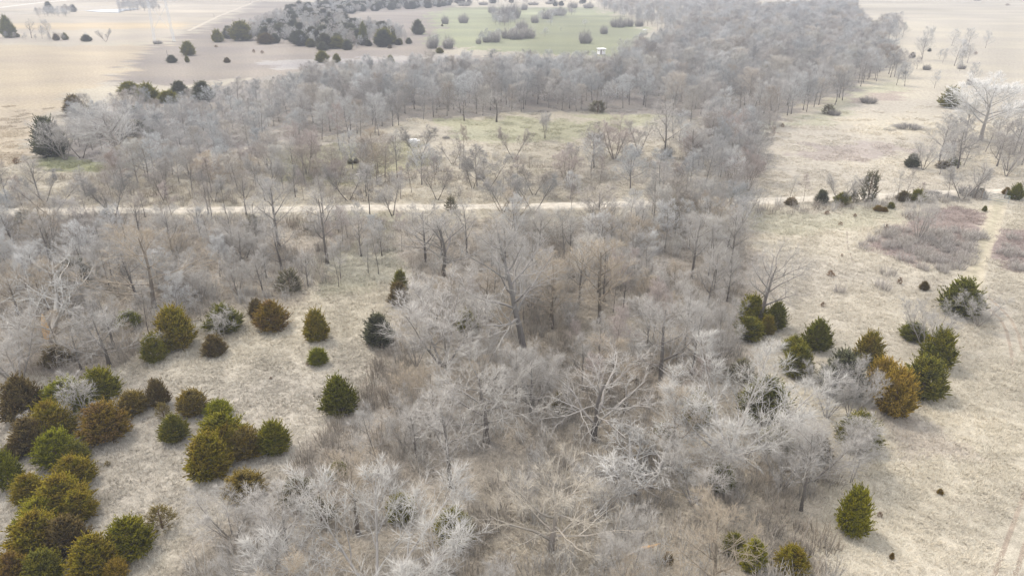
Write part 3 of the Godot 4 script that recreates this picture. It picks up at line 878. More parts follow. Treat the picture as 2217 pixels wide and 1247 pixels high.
func place_cedars() -> void:
	rng.seed = 5001
	var rows := [
		# kind, x, foot, width, height, label
		["brown", 38, 924, 84, 106, "dark rusty brown cedar at the left edge, behind the bright green one"],
		["bright", 125, 908, 98, 78, "bright green round cedar behind a bare pale sapling at left"],
		["green_round", 205, 882, 82, 82, "green cedar with pale bare sapling in front, above the rust cedar"],
		["bronze", 100, 965, 86, 92, "bronze brown cedar with a bare sapling, below the bright green one"],
		["brown", 52, 990, 84, 82, "dark brown cedar left of the bare sapling in the left group"],
		["bright", 110, 1022, 80, 82, "bright green dome cedar above the row of bronze cedars at left"],
		["olive", 150, 1018, 62, 56, "small olive cedar tucked beside the bright green dome"],
		["bronze", 146, 1068, 82, 76, "bronze topped cedar below the bright green dome cedar"],
		["rust", 213, 968, 98, 92, "wide rust red cedar standing alone at the left meadow edge"],
		["bronze_round", 280, 905, 60, 54, "small brown cedar with one pale dead stem, right of the green one"],
		["brown", 336, 886, 47, 64, "narrow brown cedar upright at the upper meadow edge"],
		["sparse", 348, 911, 34, 40, "small faded tan cedar in front of the narrow brown one"],
		["bronze_round", 409, 907, 60, 58, "round brown cedar on the meadow, left of the bright green tip"],
		["bright", 466, 912, 54, 42, "small bright green cedar behind the olive clump on the meadow"],
		["olive", 369, 964, 62, 62, "round yellow olive cedar left of the big clump on the meadow"],
		["green_round", 470, 1000, 110, 102, "broad olive green cedar at the back of the meadow clump"],
		["olive_tall", 443, 1050, 96, 108, "tall bronze tipped cedar at the front of the meadow clump"],
		["bronze", 487, 1004, 66, 80, "bronze cedar in the middle of the meadow clump"],
		["bronze_round", 522, 1002, 72, 72, "brown tinged cedar at the right end of the meadow clump"],
		["green_round", 586, 992, 72, 80, "olive green cedar right of the clump, bare twigs on its right"],
		["green", 730, 907, 77, 94, "rich green egg shaped cedar at the right edge of the meadow"],
		["bright", 685, 795, 41, 40, "small bright green ball cedar alone on the upper meadow"],
		["olive_tall", 681, 744, 56, 74, "upright olive green cedar at the top of the meadow"],
		["brown", 457, 776, 51, 50, "small dark olive brown cedar on the upper left meadow"],
		["olive_tall", 368, 766, 86, 100, "tall bronze olive cedar at the wood edge on the upper left"],
		["green_round", 326, 790, 52, 66, "olive green cedar leaning on the tall bronze one"],
		["green", 476, 727, 76, 67, "green cedar with a pale bare sapling standing in front"],
		["rust", 581, 722, 70, 70, "bronze rust cone shaped cedar at the top of the meadow"],
		["brown", 553, 692, 36, 46, "small dark cedar behind the rust cone cedar"],
		["bright", 272, 716, 44, 40, "yellow green cedar among bare trees at the left wood edge"],
		["dull", 816, 757, 64, 80, "grey green cedar veiled in bare twigs, right of the meadow top"],
		["olive", 866, 645, 36, 58, "narrow olive cedar above the dark one at the wood edge"],
		["brown", 862, 668, 44, 56, "dark brown green cedar at the wood edge below the olive one"],
		["bright", 8, 1068, 56, 88, "bright green cedar cut by the left edge"],
		["brown", 18, 1005, 40, 42, "small greyish brown cedar at the left edge above the bright one"],
		["bronze", 50, 1100, 72, 68, "bronze olive cedar beside the bright one at the left edge"],
		["bronze", 118, 1134, 104, 98, "large bronze cedar with drooping sprays in the lower left group"],
		["olive_tall", 160, 1142, 74, 74, "dark olive cedar on the meadow side of the lower left group"],
		["green_round", 70, 1168, 104, 82, "olive green cedar in the middle of the lower left group"],
		["bronze", 62, 1222, 114, 104, "bronze cedar near the left edge, third row from the bottom"],
		["brown", 132, 1214, 84, 90, "grey brown topped cedar in the lower left group"],
		["olive_tall", 190, 1272, 102, 104, "golden olive cedar at the bottom edge of the lower left group"],
		["olive", 78, 1282, 84, 82, "olive brown cedar at the bottom edge beside the golden olive one"],
		["rust", 20, 1290, 70, 90, "shaded brown cedar in the bottom left corner"],
		["green_round", 266, 1226, 100, 98, "bushy olive green cedar with feathery sprays, bottom left meadow edge"],
		["gold", 246, 1268, 46, 50, "small golden cedar at the bottom edge beside bare pale twigs"],
		["sparse", 340, 1162, 64, 68, "sparse yellow tan cedar on the lower meadow"],
		["bronze_round", 520, 1095, 80, 64, "dark brown cedar with bare twigs at the lower wood edge"],
		["veiled", 640, 1112, 82, 78, "grey green cedar tangled in bare branches at the lower meadow edge"],
		["green", 730, 1046, 42, 46, "small green cedar inside the bare woods right of the meadow"],
		["veiled", 690, 1150, 70, 70, "dull green cedar deep in bare twigs in the lower woods"],
		["green_round", 866, 1136, 62, 64, "green cedar under bare trees in the lower middle woods"],
		["olive", 980, 1190, 84, 84, "yellow olive cedar under a tan crown in the lower middle woods"],
		["green", 1776, 766, 61, 74, "dark green cone cedar alone on the right field"],
		["green_round", 1727, 774, 54, 44, "green cedar just behind the round olive one, right field"],
		["olive", 1733, 826, 67, 76, "round olive cedar at the left of the right field group"],
		["olive_tall", 1886, 800, 58, 82, "pointed dark olive cedar at the top of the right field group"],
		["dull", 1835, 872, 96, 112, "grey green cedar behind a bare grey thicket, right field group"],
		["gold", 1912, 872, 62, 96, "orange bronze cedar at the back of the right field group"],
		["gold", 1946, 914, 74, 114, "orange gold cedar at the front of the right field group"],
		["olive", 2014, 872, 92, 98, "golden olive broad cedar at the right end of the field group"],
		["green_round", 2040, 806, 70, 96, "olive green cedar behind the golden olive one on the right"],
		["green", 1990, 742, 60, 44, "green cedar behind bare stems at the top of the right group"],
		["green", 2094, 692, 86, 88, "dark green cedar with grey bare shrub on its right, far right field"],
		["yellow_green", 1853, 1175, 70, 116, "yellow green tall cedar at the lower right wood edge"],
		["olive", 1870, 988, 88, 88, "olive cedar behind three pale saplings at the right wood edge"],
		["green", 1565, 1074, 56, 68, "dark green cedar among bare twigs in the lower right woods"],
		["yellow_green", 1634, 1252, 58, 78, "yellow olive cedar at the bottom edge, right woods"],
		["olive_tall", 1722, 1262, 70, 72, "olive cedar under bare twigs at the bottom right wood edge"],
		["green_round", 1510, 930, 62, 76, "green cedar left of the wide fan shaped bare tree"],
		["green", 1668, 928, 112, 108, "broad green cedar behind the wide fan shaped bare tree"],
		["veiled", 1612, 838, 72, 58, "pale green cedar at the right wood edge above the fan tree"],
		["green_round", 1634, 705, 60, 66, "green cedar left of the open bare tree at the right wood edge"],
		["green", 1684, 718, 50, 64, "dark green cedar right of the open bare tree trunk"],
		["olive", 1628, 744, 62, 56, "olive cedar below the open bare tree at the right wood edge"],
		["olive_tall", 1664, 730, 34, 46, "small bronze cedar at the foot of the open bare tree"],
		["olive", 1592, 1214, 52, 54, "olive cedar in bare twigs in the lower right woods"],
		["brown", 1775, 1005, 60, 60, "brown green cedar among bare crowns at the right wood edge"],
		["olive", 1690, 990, 80, 56, "olive bronze cedar below the wide fan shaped bare tree"],
		["green_round", 1010, 724, 46, 52, "green cedar in the middle of the bare woods"],
		["dull", 150, 640, 80, 80, "dark green cedar behind the broken pale tree at left"],
		["brown", 110, 800, 60, 50, "rusty cedar deep in the bare woods at left"],
		["veiled", 620, 640, 60, 60, "olive grey cedar veiled by twigs behind the rust cone cedar"],
		["olive", 1440, 960, 40, 46, "small olive cedar behind the white gnarled tree"],
		["sparse", 1210, 905, 34, 60, "yellow green slim cedar between trunks in the middle woods"],
		# beyond the road
		["dull", 98, 344, 66, 94, "tall dark green cedar left of bare trees beyond the road"],
		["brown", 205, 298, 22, 23, "small brown cedar left of the big spreading tree beyond the road"],
		["brown", 155, 252, 44, 46, "dark cedar mixed with bare twigs at the left field edge"],
		["olive", 186, 252, 28, 22, "small olive cedar at the left field edge"],
		["olive", 272, 205, 46, 28, "yellow olive cedar top right of the straw field corner"],
		["green_round", 312, 222, 48, 42, "dark olive cedar slanting down from the yellow olive one"],
		["green_round", 357, 224, 46, 28, "round green cedar at the end of the olive row beyond the road"],
		["dull", 383, 206, 36, 32, "bluish green cedar behind the round green one beyond the road"],
		["dull", 432, 220, 46, 46, "grey green cedar with an ochre patch, left middle distance"],
		["dull", 280, 304, 70, 44, "dark cedar behind the big spreading tree beyond the road"],
		["olive", 290, 243, 12, 14, "tiny olive cedar above the big spreading tree"],
		["olive", 403, 121, 30, 32, "dark spiky cedar alone on the grey pasture below the pylon"],
		["olive", 403, 135, 10, 15, "tiny cedar just below the spiky one on the grey pasture"],
		["dull", 368, 136, 22, 18, "small grey green shrub cedar at the foot of a dead stem"],
		["green_round", 468, 92, 25, 29, "olive green cedar left of the broad dark pair, grey pasture"],
		["olive", 517, 89, 52, 44, "broad dark olive cedar at the far left wood edge"],
		["dull", 492, 84, 26, 30, "blue green cedar behind the broad olive one, far left"],
		["brown", 572, 96, 38, 24, "brown olive cedar at the near edge of the far left wood"],
		["dull", 594, 94, 20, 22, "grey brown round cedar beside the brown olive one"],
		["dull", 617, 87, 16, 14, "small green cedar at the far left wood edge"],
		["olive", 646, 96, 9, 11, "first small cedar of three in a row on the grey pasture"],
		["dull", 657, 98, 11, 15, "second small cedar of three in a row on the grey pasture"],
		["dull", 673, 100, 13, 13, "third small cedar of three in a row on the grey pasture"],
		["dull", 696, 110, 24, 20, "blue green cedar at the left end of the far hedge"],
		["olive", 726, 106, 34, 28, "dark olive cedar under a white snag in the far hedge"],
		["dull", 750, 109, 24, 24, "grey cedar at the middle of the far hedge"],
		["green", 786, 97, 20, 50, "tall narrow green cedar in the far hedge"],
		["green_round", 830, 97, 48, 36, "broad dark green cedar in the far hedge"],
		["dull", 851, 95, 14, 30, "dark thin cedar at the right side of the broad green one"],
		["dull", 904, 75, 28, 34, "dark tiered cedar beside the green field"],
		["dull", 884, 95, 14, 14, "small grey cedar near the left corner of the green field"],
		["brown", 843, 105, 9, 8, "tiny brown cedar in front of the far hedge"],
		["olive", 951, 116, 18, 13, "low olive cedar at the lower left corner of the green field"],
		["olive", 695, 136, 30, 26, "ochre and green cedar top above the far bare wood, left one"],
		["olive", 727, 136, 18, 20, "yellow green cedar top above the far bare wood, right one"],
		["olive", 845, 146, 18, 26, "ochre cedar top above the far bare wood, near the green field"],
		["veiled", 1296, 246, 42, 30, "grey green cedar by the glade in front of the far woods"],
		["veiled", 1798, 248, 30, 24, "dark cedar beside a brush pile at the right wood edge"],
		["olive", 2065, 236, 43, 48, "olive cedar with grey twigs left of the white crowned tree"],
		["green", 12, 82, 30, 50, "dark green tall cedar at the upper left edge in the hedgerow"],
		["brown", 118, 88, 14, 15, "small dark cedar under bare trees in the upper left hedgerow"],
		["green", 137, 87, 14, 16, "small green cedar right of the dark one in the hedgerow"],
		["dull", 182, 90, 22, 16, "grey cedar where the wires cross the hedgerow"],
		["olive", 34, 80, 10, 9, "tiny ochre cedar near the left end of the hedgerow"],
		["dull", 102, 28, 18, 26, "dark pointed cedar in the far left copse by the pale road"],
		["dull", 155, 26, 14, 17, "dark cedar at the right end of the far left copse"],
		["brown", 1717, 446, 27, 19, "rusty dark cedar bush at the roadside, leftmost of the row"],
		["dull", 1783, 444, 28, 34, "grey green cedar at the roadside, second in the row"],
		["green_round", 1829, 447, 36, 30, "green round cedar at the roadside in the middle of the row"],
		["veiled", 1852, 443, 22, 30, "dark cedar squeezed between the green and the tall brown one"],
		["veiled", 1886, 441, 42, 76, "tall brownish grey cedar at the roadside"],
		["brown", 1961, 440, 30, 26, "dark rusty cedar behind a pale bare tree at the roadside"],
		["green_round", 1992, 440, 32, 30, "dark olive cedar behind a pale bare tree at the roadside"],
		["rust", 1905, 460, 20, 15, "red rust small cedar below the roadside row, left of a pair"],
		["rust", 1918, 461, 16, 12, "brown rust small cedar below the roadside row, right of a pair"],
		["olive", 1932, 454, 17, 16, "small olive brown cedar above the rust pair"],
		["green", 2206, 436, 30, 38, "dark green cedar right of the field entrance"],
		["rust", 2183, 424, 16, 18, "reddish cedar beside the right gate of the field entrance"],
		["dull", 2128, 426, 18, 18, "dull green cedar left of the field entrance gate"],
		["olive", 2134, 461, 10, 14, "small yellow olive cedar below the left gate"],
		["green", 2070, 360, 26, 20, "grey green cedar in the thicket right of the brush pile"],
		["dull", 1980, 366, 30, 34, "green tinged cedar in bare shrubs beyond the road, right"],
		["brown", 2050, 366, 30, 18, "dark brown low cedar beyond the road on the right"],
		["veiled", 975, 460, 30, 36, "dark grey cedar on the near road edge, middle"],
		["veiled", 545, 510, 36, 50, "dark green cedar among bare trees left of the dark trunk"],
		["veiled", 215, 490, 44, 34, "dull green cedar in the bare woods below the road at left"],
		["veiled", 45, 490, 50, 36, "dark brush cedar in the bare woods near the left edge"],
		["dull", 2120, 1, 14, 8, "far dark cedar near the upper right corner"],
	]
	for r in rows:
		place_cedar(r[0], r[1], r[2], r[3], r[4], r[5], "cedars dotted over meadow and woods")
	var small := [
		["seedling", 31, 356, 15, 15, "rust red seedling cedar at the left edge beyond the road"],
		["seedling", 722, 357, 22, 14, "dark seedling pair bush beyond the road, left one"],
		["olive", 757, 355, 14, 12, "olive seedling cedar beyond the road, middle"],
		["brown", 770, 354, 12, 12, "brown seedling cedar right of the olive one beyond the road"],
		["seedling", 780, 334, 14, 13, "left rust seedling of a touching pair beyond the road"],
		["seedling", 792, 334, 12, 12, "right rust seedling of a touching pair beyond the road"],
		["seedling", 680, 378, 18, 16, "brown seedling under a rosy bare tree beyond the road"],
		["seedling", 849, 303, 10, 10, "brown seedling left of the white trough"],
		["seedling", 1695, 275, 11, 9, "rust seedling under trees at the right glade edge"],
		["seedling", 1802, 600, 16, 16, "dark rust seedling on the middle of the right field"],
		["seedling", 1783, 666, 10, 13, "small brown seedling below the purple shrubs, right field"],
		["seedling", 1950, 616, 11, 17, "brown upright seedling right of the purple shrub"],
		["brown", 2005, 630, 20, 22, "olive brown seedling on the right field, near the lane"],
		["seedling", 1853, 471, 9, 10, "rust seedling on the upper right field, in the middle"],
		["seedling", 1822, 488, 10, 9, "rust seedling on the upper right field, lower left of another"],
		["seedling", 1793, 465, 12, 9, "faint brown seedling near the roadside on the right field"],
		["seedling", 1921, 502, 10, 18, "dark seedling at the left tip of the purple thicket"],
		["seedling", 1969, 477, 11, 15, "dark seedling under the pale bare tree in the thicket"],
		["seedling", 1825, 555, 6, 8, "tiny seedling on the right field beside the footpath"],
		["seedling", 2012, 562, 6, 8, "tiny seedling at the lower edge of the purple thicket"],
		["rust", 2038, 1074, 13, 14, "lone rust seedling on the lower right field"],
		["seedling", 1907, 1124, 11, 14, "brown seedling right of the tall yellow green cedar"],
		["rust", 1932, 1216, 10, 16, "rust seedling on the bottom right field"],
		["rust", 1448, 1228, 22, 30, "rust brown bush at the bottom edge, middle woods"],
		["seedling", 664, 792, 9, 9, "brown dead seedling left of the bright green ball cedar"],
		["seedling", 585, 822, 6, 7, "tiny dark seedling on the upper meadow"],
		["sparse", 229, 1012, 14, 14, "faded tan seedling on the lower left meadow"],
		["seedling", 566, 116, 8, 7, "tiny brown seedling on the grey pasture, left"],
		["seedling", 548, 114, 7, 8, "reddish twig seedling on the grey pasture"],
		["seedling", 466, 103, 8, 6, "dark seedling below the olive green cedar on the pasture"],
		["brown", 489, 136, 14, 12, "grey brown bush on the grey pasture"],
		["brown", 957, 57, 5, 5, "tiny dark cedar left of the green field"],
		["dull", 1978, 126, 12, 14, "dark seedling cedar among bare trees on the far right field"],
		["dull", 2015, 112, 8, 8, "tiny dark cedar on the far right field"],
		["seedling", 2115, 118, 8, 7, "rust seedling on the far right field"],
		["dull", 1963, 160, 9, 7, "dark low bush by the far right wood corner"],
		["seedling", 2185, 12, 9, 5, "dark bush near the top right corner"],
	]
	for r in small:
		place_cedar(r[0], r[1], r[2], r[3], r[4], r[5], "small seedling cedars", "cedar_seedling", "cedar")


func place_named_trees() -> void:
	rng.seed = 6001
	var rows := [
		# kind, x, foot, height, widen, label
		["broken", 105, 735, 175, 1.1, "pale broken tree with a torn orange trunk at the left edge"],
		["rounded_1", 332, 668, 190, 1.15, "tan crowned tree with a dark forked base, left woods"],
		["upright_0", 708, 572, 175, 1.0, "tree with a stout dark trunk in the open wood below the road"],
		["upright_0", 604, 545, 170, 1.1, "bare tree with ivy dark trunk left of the stout dark trunk"],
		["oak", 960, 598, 140, 1.25, "spreading oak with reddish dark trunk in the upper woods"],
		["tall", 1135, 768, 300, 1.0, "tallest bare tree with a thick grey trunk in the central woods"],
		["upright_2", 1297, 700, 200, 1.1, "bare tree with dark trunk base right of the tallest tree"],
		["white_dense", 1052, 952, 225, 1.1, "pale gnarled tree with a black trunk in the central woods"],
		["upright_1", 978, 1054, 232, 1.05, "slim leaning trunk with a fan of pale twigs, central woods"],
		["curved", 1285, 948, 210, 1.2, "big bare tree with long curved white limbs, central woods"],
		["gnarled", 1390, 1060, 130, 1.15, "white gnarled dead looking tree in the lower right woods"],
		["pale_spreading", 1192, 1190, 190, 1.25, "low spreading tree with pale tan limbs at the bottom middle"],
		["rounded_0", 1430, 836, 195, 1.15, "dense grey dome crowned tree in the right woods"],
		["big_oak", 1644, 702, 190, 0.95, "open bare tree with thick trunk and white drooping limbs, right edge"],
		["upright_0", 1498, 604, 150, 1.1, "bare tree with dark trunk near the upper right wood edge"],
		["slender_0", 1535, 600, 130, 1.2, "bare tree beside the dark trunk at the upper right wood edge"],
		["fan", 1580, 985, 190, 1.3, "wide fan shaped bare tree in front of the broad green cedar"],
		["fan", 815, 1300, 210, 1.25, "large pale vase shaped crown at the bottom edge, left of middle"],
		["vase_0", 960, 790, 190, 1.35, "pale vase shaped tree of many leaning stems in the upper woods"],
		["vase_0", 505, 1170, 110, 1.2, "whitish vase shaped shrub tree below the dark brown cedar"],
		["pale_oak", 262, 360, 150, 1.2, "big spreading pale tree with forked trunk beyond the road at left"],
		["sycamore", 2125, 305, 155, 1.35, "large white crowned tree beyond the road at the right edge"],
		["sycamore", 2090, 300, 90, 0.8, "smaller pale trunk left of the large white crowned tree"],
		["leaning_0", 1180, 300, 64, 0.8, "dark twisted small tree in the glade beyond the road"],
		["oak", 1005, 262, 60, 0.9, "dark trunked tree at the wood edge above the glade"],
		["oak", 1075, 264, 70, 1.2, "low branching dark tree at the wood edge above the glade"],
		["slender_0", 800, 465, 120, 1.3, "forked bare tree in the middle of the road verge"],
		["leaning_0", 850, 468, 90, 1.1, "leaning dark limbed tree on the road verge"],
		["slender_0", 487, 462, 90, 1.1, "crooked dark bare tree on the road verge at left"],
		["leaning_1", 110, 470, 90, 1.2, "tilted bare stems on the road verge at the left edge"],
		["slender_1", 370, 468, 80, 1.2, "straight thin bare tree on the road verge at left"],
		["sapling_0", 482, 735, 70, 1.3, "pale sapling in front of the green cedar at the meadow top"],
		["sapling_0", 185, 915, 110, 1.1, "pale sapling between the green and bright green cedars at left"],
		["sapling_0", 132, 930, 62, 1.3, "pale sapling in front of the bright green cedar at left"],
		["sapling_0", 90, 950, 64, 1.3, "pale sapling in front of the bronze brown cedar at left"],
		["sapling_0", 262, 900, 44, 0.7, "single pale dead stem at the small brown cedar"],
		["sapling_0", 1842, 1010, 120, 1.0, "pale trunked sapling, left of three at the right wood edge"],
		["sapling_0", 1860, 1012, 110, 1.0, "pale trunked sapling, right of three at the right wood edge"],
		["sapling_0", 1843, 1046, 140, 0.9, "pale trunked sapling, lowest of three at the right wood edge"],
		["vase_1", 1840, 905, 125, 0.8, "grey bare multi stemmed tree in front of the grey green cedar"],
		["vase_1", 1790, 905, 120, 0.8, "grey bare tree at the left of the right field group"],
		["vase_1", 2003, 760, 120, 0.9, "grey bare shrub tree in front of the right group's green cedars"],
		["vase_1", 2118, 705, 70, 1.2, "grey bare shrub tree right of the far right dark cedar"],
		["vase_0", 1988, 520, 100, 0.8, "pale bare tree rising from the purple thicket"],
		["upright_1", 640, 390, 100, 1.0, "rosy tinted bare tree left of the seedling bushes beyond the road"],
		["rosy", 665, 375, 120, 0.9, "rosy twigged tree with dark base beyond the road"],
		["rosy", 1330, 345, 100, 1.3, "rosy twigged tree right of the glade beyond the road"],
		["rosy", 1228, 400, 90, 1.0, "reddish twigged tree near the road in the middle"],
		["upright_0", 860, 385, 110, 0.7, "tall pale forked tree left of the road clearing"],
		["upright_1", 1440, 340, 130, 1.1, "pale limbed bare tree at the right of the glade"],
		["leaning_1", 1385, 330, 80, 1.0, "arching limbed tree at the glade's right side"],
		["slender_0", 570, 310, 100, 1.1, "dark trunked bare tree in the wood beyond the road at left"],
		["slender_1", 735, 325, 110, 1.0, "one of the twin dark trunks beyond the road, left of centre"],
		["slender_0", 782, 322, 100, 1.0, "forked dark trunk in the clump beyond the road, left of centre"],
		["leaning_0", 175, 342, 90, 0.9, "dark leaning bare tree between cedar and spreading tree at left"],
		["vase_1", 140, 345, 100, 1.1, "bare tree tangled in front of the tall dark cedar at left"],
		["big_oak", 67, 82, 45, 0.8, "spreading bare tree in the upper left hedgerow"],
		["upright_0", 108, 84, 46, 0.9, "upright bare tree in the upper left hedgerow"],
		["slender_0", 90, 84, 30, 0.9, "thin bare tree between two larger ones in the hedgerow"],
		["leaning_0", 228, 90, 30, 1.0, "bare bush tree at the right end of the hedgerow"],
		["upright_0", 1997, 128, 78, 0.8, "bare tree on the far right field beside a dark seedling cedar"],
		["slender_0", 2068, 142, 62, 1.0, "bare tree on the far right field, right of the seedling cedars"],
		["slender_0", 2098, 98, 40, 1.2, "leaning bare tree on the far right field by a dark bush"],
		["slender_1", 2062, 100, 40, 1.0, "forked thin tree far up the right field"],
		["slender_1", 2135, 104, 40, 0.9, "faint thin tree near the right edge of the far field"],
		["slender_0", 2024, 192, 42, 0.7, "thin lone tree left of the olive cedar, right field"],
		["slender_1", 2042, 136, 34, 0.5, "very thin pole tree on the far right field"],
		["slender_0", 2103, 182, 50, 0.8, "bare tree above the white crowned tree"],
		["upright_0", 1960, 186, 56, 0.9, "bare tree at the right corner of the far woods, trunk visible"],
		["slender_0", 1942, 184, 56, 0.8, "slim tree at the right corner of the far woods"],
		["vase_1", 2000, 368, 70, 1.0, "spreading bare shrub tree beyond the road on the right"],
		["upright_0", 2035, 350, 90, 1.0, "tall bare tree at the left of the right roadside clump"],
		["rounded_0", 2075, 365, 100, 1.0, "dense bare tree in the right roadside clump"],
		["rounded_0", 2160, 360, 80, 1.0, "bare tree below the white crowned tree"],
		["big_oak", 2195, 335, 110, 0.9, "grey bare tree at the right edge beyond the road"],
		["rounded_2", 2210, 330, 70, 1.0, "dark based bushy tree at the right edge beyond the road"],
		["slender_0", 1710, 434, 60, 1.0, "bare roadside tree above the rusty cedar bush"],
		["slender_1", 1740, 436, 66, 0.9, "thin roadside tree left of the grey green cedar"],
		["leaning_0", 1818, 438, 66, 1.0, "bare roadside tree behind the green round cedar"],
		["slender_0", 1942, 436, 70, 0.8, "straight thin roadside tree left of the pale bare tree"],
		["slender_0", 2052, 432, 76, 0.9, "left roadside tree of three before the field entrance"],
		["leaning_0", 2083, 432, 78, 1.0, "forked roadside tree before the field entrance"],
		["big_oak", 2112, 430, 90, 0.9, "largest roadside tree left of the field entrance"],
		["slender_0", 2207, 424, 80, 1.0, "roadside tree right of the field entrance"],
		["leaning_1", 1560, 455, 80, 1.1, "dense twiggy tree where the road disappears in the wood"],
		["slender_1", 1193, 56, 20, 1.0, "tiny lone tree on the green field, left"],
		["slender_0", 1180, 80, 22, 1.2, "lone small tree in the middle of the green field"],
		["slender_0", 1267, 58, 18, 1.2, "lone small tree on the green field at right"],
		["slender_1", 1215, 69, 12, 0.4, "thin snag on the green field"],
		["sapling_0", 1225, 905, 90, 0.6, "pale snapped stem in the central woods"],
		["slender_0", 820, 1032, 170, 0.9, "slim dark leaning trunk with faint rosy crown, left of centre"],
		["leaning_1", 530, 560, 90, 1.0, "dark stemmed tree near the green cedar in the left woods"],
		["rounded_0", 235, 790, 130, 1.2, "pale twigged dome tree left of the tall bronze cedar"],
		["vase_0", 40, 830, 150, 1.1, "bare bushy tree at the left edge above the dark brown cedar"],
		["rounded_1", 130, 780, 110, 1.0, "tan twigged tree below the broken pale tree"],
		["vase_0", 1760, 1040, 130, 1.1, "silver grey vase crown at the right wood edge"],
		["vase_1", 1690, 1060, 130, 1.0, "silver grey crown left of the right wood edge"],
		["vase_0", 1500, 1090, 150, 1.0, "pale upright crown right of the white gnarled tree"],
		["rounded_1", 1320, 850, 130, 1.0, "tan crown in front of the dark trunk base"],
	]
	for r in rows:
		if r[2] < 260 and (r[0].begins_with("slender") or r[0].begins_with("upright")): r[0] = "far_%d" % (rng.randi() % 2)
		var p := at(r[1], r[2])
		var h := height_to(p, r[2] - r[3])
		var o := place_tree(r[0], tree_xf(r[0], p, h, rnd(0.0, TAU), r[4] * (1.25 if r[2] > 540 and not r[0].begins_with("sapling") else 1.1)), r[5])
		var star: bool = r[0] in ["broken", "gnarled", "fan", "curved", "white_dense", "tall", "big_oak", "pale_oak", "pale_spreading", "oak"]
		clear.append(Vector3(p.x, p.z, minf(4.2 if star else 2.6, h * (0.5 if star else 0.22))))
		if r[0] == "broken":
			var g := Geo.new()
			g.path(PackedVector3Array([Vector3(0.3, 0.5, 0.55), Vector3(0.32, 1.6, 0.5), Vector3(0.2, 2.9, 0.2)]), PackedFloat32Array([0.2, 0.24, 0.05]), Color(0.5, 0.3, 0.13), Color(0.55, 0.38, 0.2), 6)
			part("torn_wood", g.mesh(M.bark), o)


